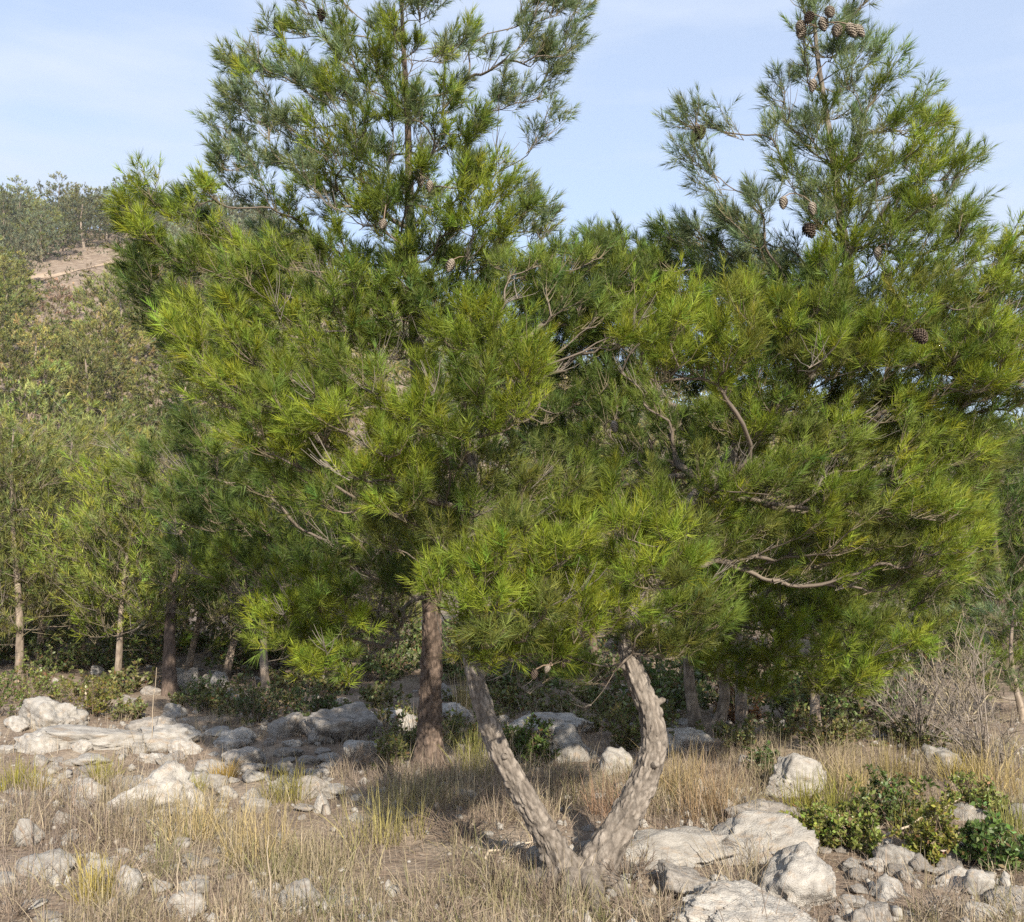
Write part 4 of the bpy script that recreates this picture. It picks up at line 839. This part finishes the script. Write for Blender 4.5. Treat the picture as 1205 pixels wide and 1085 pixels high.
for a in [(122, 922, 36, 36, YG, 'bright yellow-green tuft behind the white knobbly rock'), (20, 930, 46, 44, YG, 'yellow-green tuft below the squarish pale block'), (48, 938, 34, 34, (.34, .28, .08), 'dull yellow tuft next to the yellow-green one below the block'), (226, 940, 38, 36, YG, 'yellow-green tuft right of the big pale boulder'), (264, 918, 32, 28, OG, 'small orange-yellow tuft on the stony patch'), (338, 942, 66, 52, (.30, .27, .08), 'spreading green-yellow grass tuft beside the pale rock'), (450, 985, 110, 78, (.36, .32, .13), 'large arching straw-green grass clump left of the forked stems'), (300, 1010, 100, 80, ST, 'tall straw clump in the middle of the dry grass'), (225, 985, 90, 66, ST, 'pale straw clump in front of the big boulder'), (110, 1060, 60, 60, (.40, .33, .10), 'golden grass clump near the broken white rock'), (560, 910, 60, 60, (.26, .25, .08), 'olive grass clump between the dark trunk and left leaning stem'), (835, 965, 70, 80, (.38, .27, .16), 'reddish straw clump right of the right leaning stem'), (800, 940, 60, 70, (.42, .33, .17), 'straw clump touching the right leaning stem'), (985, 965, 60, 70, (.33, .32, .08), 'tall yellow-green grass in front of the rounded white boulder'), (1000, 935, 60, 60, ST, 'straw grass behind the green bushes'), (1170, 935, 90, 70, (.48, .38, .18), 'wide sweep of blond grass on the bank'), (1130, 920, 50, 40, (.42, .34, .10), 'golden tuft in front of the pale bank rock'), (1060, 925, 70, 60, (.33, .27, .12), 'brown-green grass on the slope above the bushes'), (720, 960, 70, 60, (.33, .22, .15), 'reddish brown grass between the two leaning stems'), (940, 955, 50, 50, YG, 'yellow-green grass at the edge of the grey shaded rock'), (1075, 975, 60, 50, (.34, .33, .09), 'yellow-green grass around the feathery shrub'), (1190, 985, 60, 50, (.30, .30, .09), 'green-yellow grass behind the dark green bush'), (545, 840, 26, 62, ST, 'thin tall reeds between the dark trunk and left stem')]:
    tuft(a[0], a[1], a[2], a[3], a[4], a[5], n=90 if 'reeds' in a[5] else 220, lean=.12 if 'reeds' in a[5] else .38)

# ------------------------------------------------------------------ shrubs
def shrub(px, py, w_px, h_px, col, label, seed, group=None, nst=26, leaf=.022, per=26, twig=(.2, .15, .11), name='shrub', cat='shrub', leafy=True, up=.6, loc=None, sub=2):
    b = G(px, py) if loc is None else np.array(loc); d = b[1]; w, h = w_px * d / F_PX, h_px * d / F_PX; rr = np.random.default_rng(seed)
    t = thing(name, b, label, cat, group)
    a = rr.uniform(0, 6.28, nst); el = np.clip(rr.normal(size=nst) * .35 + up, .12, 1.45)
    reach = 1.0 / np.sqrt((np.cos(el) / (w * .5)) ** 2 + (np.sin(el) / h) ** 2) * rr.uniform(.7, 1.05, nst)
    dr = np.stack([np.cos(a) * np.cos(el), np.sin(a) * np.cos(el), np.sin(el)], 1)
    tt = np.linspace(0, 1, 5)[None, :, None]; st = np.stack([np.cos(a), np.sin(a), 0 * a], 1) * w * .06 * rr.random((nst, 1)); st[:, 2] -= .02
    TW = st[:, None] + (dr * reach[:, None])[:, None] * tt + rr.normal(size=(nst, 5, 3)) * .03 * h * tt + np.array([0, 0, 1]) * (.12 * reach)[:, None, None] * tt * (1 - tt)
    levels = [(TW, .004 + .010 * h)]
    cur = TW
    for s in range(sub):
        m = len(cur) * 3; ii = np.repeat(np.arange(len(cur)), 3); k = rr.integers(1, 4, m); base = cur[ii, k]; dd = nrm(cur[ii, np.minimum(k + 1, 4)] - cur[ii, k - 1]); dd = nrm(dd + nrm(rr.normal(size=(m, 3))) * .75 + np.array([0, 0, .15]))
        ln = np.linalg.norm(cur[ii, 4] - cur[ii, 0], axis=1) * rr.uniform(.3, .55, m)
        nx = base[:, None] + (dd * ln[:, None])[:, None] * tt + rr.normal(size=(m, 5, 3)) * (.05 * ln)[:, None, None] * tt
        levels.append((nx, (.003 + .005 * h) * .6 ** s)); cur = nx
    VV, FF, n0 = [], [], 0
    for T_, r_ in levels:
        T_ = T_ if r_ > .009 else T_[:, ::2]
        v, f = tubes(T_, np.linspace(1, .35, T_.shape[1])[None] * r_ * .5 * rr.uniform(.7, 1.3, (len(T_), 1)), 4 if r_ > .012 else 3, rr); VV.append(v); FF.append(f + n0); n0 += len(v)
    VV = np.vstack(VV); cc = np.tile(np.array(twig), (len(VV), 1)) * (.8 + .5 * _hash(np.floor(np.arange(len(VV)) / 20.0), np.zeros(len(VV)), 3))[:, None]
    o = obj('stems', mesh_np('stems', VV, np.vstack(FF), 4, M_TWIG, cc, True), t); o['kind'] = 'stuff'
    if leafy:
        m = len(cur); k = m * per; ii = np.repeat(np.arange(m), per) if per >= 1 else np.arange(m)
        s = rr.uniform(.15, 1.0, k) * 3.999; s0 = s.astype(int); f = (s - s0)[:, None]; base = cur[ii, s0] * (1 - f) + cur[ii, s0 + 1] * f
        d0 = nrm(nrm(rr.normal(size=(k, 3))) + np.array([0, 0, .45])); sd_ = nrm(np.cross(d0, rr.normal(size=(k, 3)))); L_ = leaf * rr.uniform(.5, 1.45, k)[:, None]
        V = np.empty((k, 4, 3)); V[:, 0] = base; V[:, 1] = base + d0 * L_ * .5 + sd_ * L_ * .26; V[:, 2] = base + d0 * L_; V[:, 3] = base + d0 * L_ * .5 - sd_ * L_ * .26
        lc = np.where(rr.random((k, 1)) < .09, np.array([[.20, .13, .065]]), np.array(col)[None]); C = np.repeat((lc * rr.uniform(.55, 1.4, (k, 1)) * (1 + rr.normal(size=(k, 3)) * .10))[:, None], 4, 1).reshape(-1, 3).clip(.003, 1)
        o = obj('leaves', mesh_np('leaves', V.reshape(-1, 3), np.arange(k * 4).reshape(-1, 4), 4, M_LEAF, C), t); o['kind'] = 'stuff'
    return t
LG, DG, OL, GY = (.16, .19, .05), (.085, .12, .042), (.17, .165, .04), (.13, .13, .075)
for i, a in enumerate([(625, 898, 74, 52, (.085, .125, .03), 'round bright green shrub between the leaning stems and the ledge', 30), (1168, 1020, 84, 60, (.10, .155, .045), 'dark green glossy leafy bush on the stony patch', 36), (1005, 1000, 96, 54, (.17, .20, .05), 'low mid green bush in front of the rounded boulder', 34), (1098, 1012, 60, 92, (.20, .21, .045), 'upright yellow-green feathery shrub beside the dark bush', 30), (1050, 970, 90, 66, (.085, .12, .035), 'green leafy sprig bush behind the low mid green one', 26), (40, 828, 110, 46, LG, 'yellow-green leafy bush in front of the slim grove pine', 34), (110, 842, 90, 42, OL, 'olive leafy bush behind the long flat slab', 30), (-10, 845, 70, 52, (.10, .14, .035), 'green bush beside the cracked boulder', 24), (240, 836, 70, 36, DG, 'dark low shrub behind the pale jagged rock', 26), (300, 850, 110, 44, (.075, .095, .04), 'dark grey-green heath in the tree shade', 34), (370, 846, 60, 38, DG, 'dark shrub against the sloping boulder', 24), (895, 912, 44, 40, DG, 'dark seedling beside the rounded white boulder', 20), (465, 905, 50, 44, (.12, .13, .04), 'olive shrub left of the dark trunk foot', 22), (545, 880, 60, 46, (.11, .13, .04), 'low olive shrub right of the dark trunk foot', 22), (970, 885, 120, 40, (.14, .145, .05), 'ground-hugging green shrub under the small right pine', 30), (870, 850, 60, 44, (.16, .075, .03), 'rust-brown withered shrub under the V-stemmed pine', 26), (735, 880, 50, 52, (.14, .15, .05), 'pale green weedy shrub behind the right leaning stem', 22), (955, 995, 60, 58, (.19, .21, .05), 'yellow-green weedy shrub against the long slab end', 24), (1150, 960, 70, 46, (.17, .19, .055), 'pale green weedy shrub above the dark green bush', 24), (1075, 880, 90, 36, (.14, .15, .055), 'sage green low shrub before the grey dead brush', 24)]):
    shrub(a[0], a[1], a[2], a[3], a[4], a[5], 700 + i, nst=a[6], leaf=.026 if i != 1 else .032, per=13 if a[0] > 940 or i == 0 else 9, up=.85)
for i, a in enumerate([(1080, 880, 130, 130, 'tangled grey dead brush beneath the right-hand pine'), (1165, 900, 120, 150, 'pale grey leafless brush on the bank next to the young pine'), (1130, 850, 120, 160, 'tall dry wispy brush behind the grey dead brush'), (1040, 850, 60, 70, 'low grey dead twigs at the edge of the dead brush')]):
    shrub(a[0], a[1], a[2], a[3], None, a[4], 760 + i, nst=30, twig=(.215, .185, .16) if i != 2 else (.25, .215, .15), leafy=False, up=.85, sub=3, name='dead_brush', cat='brush')
for i, a in enumerate([(610, 1010, 110, 62, 'bare pale twig heap at the foot of the left stem'), (140, 1040, 90, 50, 'grey dead twig cushion around the upright rock'), (20, 1075, 90, 44, 'brown dead twig cushion below the broken white rock'), (1100, 1075, 150, 40, 'grey dead twigs crouching over the stony patch'), (580, 1050, 120, 60, 'dark dead twig tangle in front of the left stem'), (740, 1040, 100, 58, 'dark dead twig tangle in front of the right stem'), (660, 1070, 130, 46, 'dark dead twig mat before the fork'), (540, 990, 90, 60, 'dark dead twig tangle left of the fork'), (890, 1010, 90, 34, 'brown twigs filling the hollow behind the largest rock'), (760, 1085, 120, 36, 'brown dead twigs in front of the grey tilted rock'), (520, 1085, 160, 44, 'brown brittle twigs in front of the forked foot'), (420, 905, 60, 40, 'grey dead heather in the tree shade'), (660, 930, 90, 46, 'dark brown dead stems behind the fork')]):
    shrub(a[0], a[1], a[2], a[3], None, a[4], 790 + i, nst=28, twig=(.36, .29, .22) if i == 0 else ((.15, .115, .09) if 'dark' in a[4] else (.24, .19, .15)), leafy=False, up=.55, name='dead_twigs', cat='twigs')
UL = 'dark evergreen undergrowth bush in the grove shade'
su = shrub(60, 790, 80, 42, (.12, .155, .055), UL, 820, 'undergrowth bushes of the grove', nst=26, leaf=.04, per=9)
for px, py in [(170, 780), (350, 785), (440, 800), (560, 800), (640, 800), (720, 805), (790, 815), (900, 820), (960, 822), (1020, 815), (60, 760), (240, 765), (520, 770), (680, 775), (860, 775), (1130, 800), (930, 845), (780, 840), (600, 815), (1080, 790), (20, 775), (110, 790), (140, 765), (205, 770), (290, 770), (310, 790), (395, 770), (420, 760), (480, 785), (500, 760), (580, 762), (620, 762), (750, 770), (800, 765), (830, 800), (985, 790), (1040, 830), (1000, 845), (-20, 780), (100, 755), (180, 752), (330, 755), (660, 795), (730, 760)]:
    copy_thing(su, G(px, py), random.uniform(0, 6.28), random.uniform(.8, 1.6))

sb = shrub(150, 845, 60, 26, (.15, .16, .06), 'low sage-green scrub plant on the shaded ground', 840, 'low scrub plants on the shaded ground', nst=16, leaf=.03, per=8, up=.8)
for px, py in [(60, 850), (215, 832), (270, 838), (335, 830), (400, 845), (430, 860), (480, 850), (525, 862), (575, 850), (610, 835), (650, 845), (690, 860), (720, 850), (760, 862), (800, 880), (870, 880), (915, 870), (950, 850), (1000, 870), (1045, 868), (450, 830), (540, 830), (580, 822), (700, 830), (860, 838), (390, 815), (340, 812), (150, 815), (100, 820), (480, 880), (600, 885), (770, 845)]:
    copy_thing(sb, G(px, py), random.uniform(0, 6.28), random.uniform(.7, 1.6))
# lone stalks
def stalk(px, y0, y1, lean, label):
    b = G(px, y1); d = b[1]; h = (y1 - y0) * d / F_PX; t = np.linspace(0, 1, 7)[:, None]; rr = np.random.default_rng(int(px))
    p = np.array([0, 0, -.02]) + t * np.array([lean * h, 0, h]) + rr.normal(size=(7, 3)) * .006 * t
    v, f = tubes(p[None], np.linspace(.0042, .002, 7)[None], 5, rr)
    return obj('dry_stalk', mesh_np('dry_stalk', v, f, 4, M_TWIG, np.tile([.36, .30, .23], (len(v), 1)), True), None, b, None, label, 'stalk')
stalk(178, 788, 884, .02, 'single tall pale dry stalk standing above the broad grey-white rock')
stalk(322, 985, 1084, -.1, 'dry pale stalk leaning beside the square-topped rock'); stalk(205, 1000, 1082, .05, 'thin dry stalk in the front straw grass')
stalk(548, 770, 846, .03, 'pale dry reed stalk just left of the left leaning stem'); stalk(538, 790, 848, -.05, 'shorter pale reed stalk beside the dark trunk')
for i, (px, py, tx, ty) in enumerate([(1040, 985, 1130, 940), (1060, 1000, 1120, 985), (570, 1010, 640, 985)]):
    a, b = G(px, py), None; b = P(tx, ty, a[1] + .1); rr = np.random.default_rng(i)
    ln = np.linspace(0, 1, 7)[:, None]; p = (b - a) * ln + rr.normal(size=(7, 3)) * .012; v, f = tubes(p[None], np.linspace(.008, .003, 7)[None], 5, rr)
    obj('fallen_twig', mesh_np('fallen_twig', v, f, 4, M_TWIG, np.tile([.42, .35, .27], (len(v), 1)), True), None, a, None, ['bare bent twig sticking up through the green bushes', 'lower bare twig lying in the green bushes', 'bare stick resting against the left stem foot'][i], 'twig')
print('NEEDLES', nA, nB, nD, 'far', nfar, 'objs', len(bpy.data.objects), 'tris', sum(len(m.loops) - 2 * len(m.polygons) for m in bpy.data.meshes))

# ------------------------------------------------------------------ thin summer haze
hz = [(x, y, z) for x in (-420, 420) for y in (-60, 920) for z in (-4, 75)]
hf = [(0, 1, 3, 2), (4, 6, 7, 5), (0, 4, 5, 1), (2, 3, 7, 6), (0, 2, 6, 4), (1, 5, 7, 3)]
hm = bpy.data.materials.new('haze'); hm.use_nodes = True; hn = hm.node_tree; hn.nodes.remove(hn.nodes['Principled BSDF'])
pv = hn.nodes.new('ShaderNodeVolumePrincipled'); pv.inputs['Density'].default_value = 0.00028; pv.inputs['Color'].default_value = (0.85, 0.9, 1.0, 1); pv.inputs['Anisotropy'].default_value = 0.2
hn.links.new(pv.outputs[0], hn.nodes['Material Output'].inputs['Volume'])
obj('haze', mesh_np('haze', np.array(hz, float), np.array(hf), 4, hm), kind='stuff', label='thin pale haze over the hillside', cat='haze')
SC.cycles.volume_bounces = 0
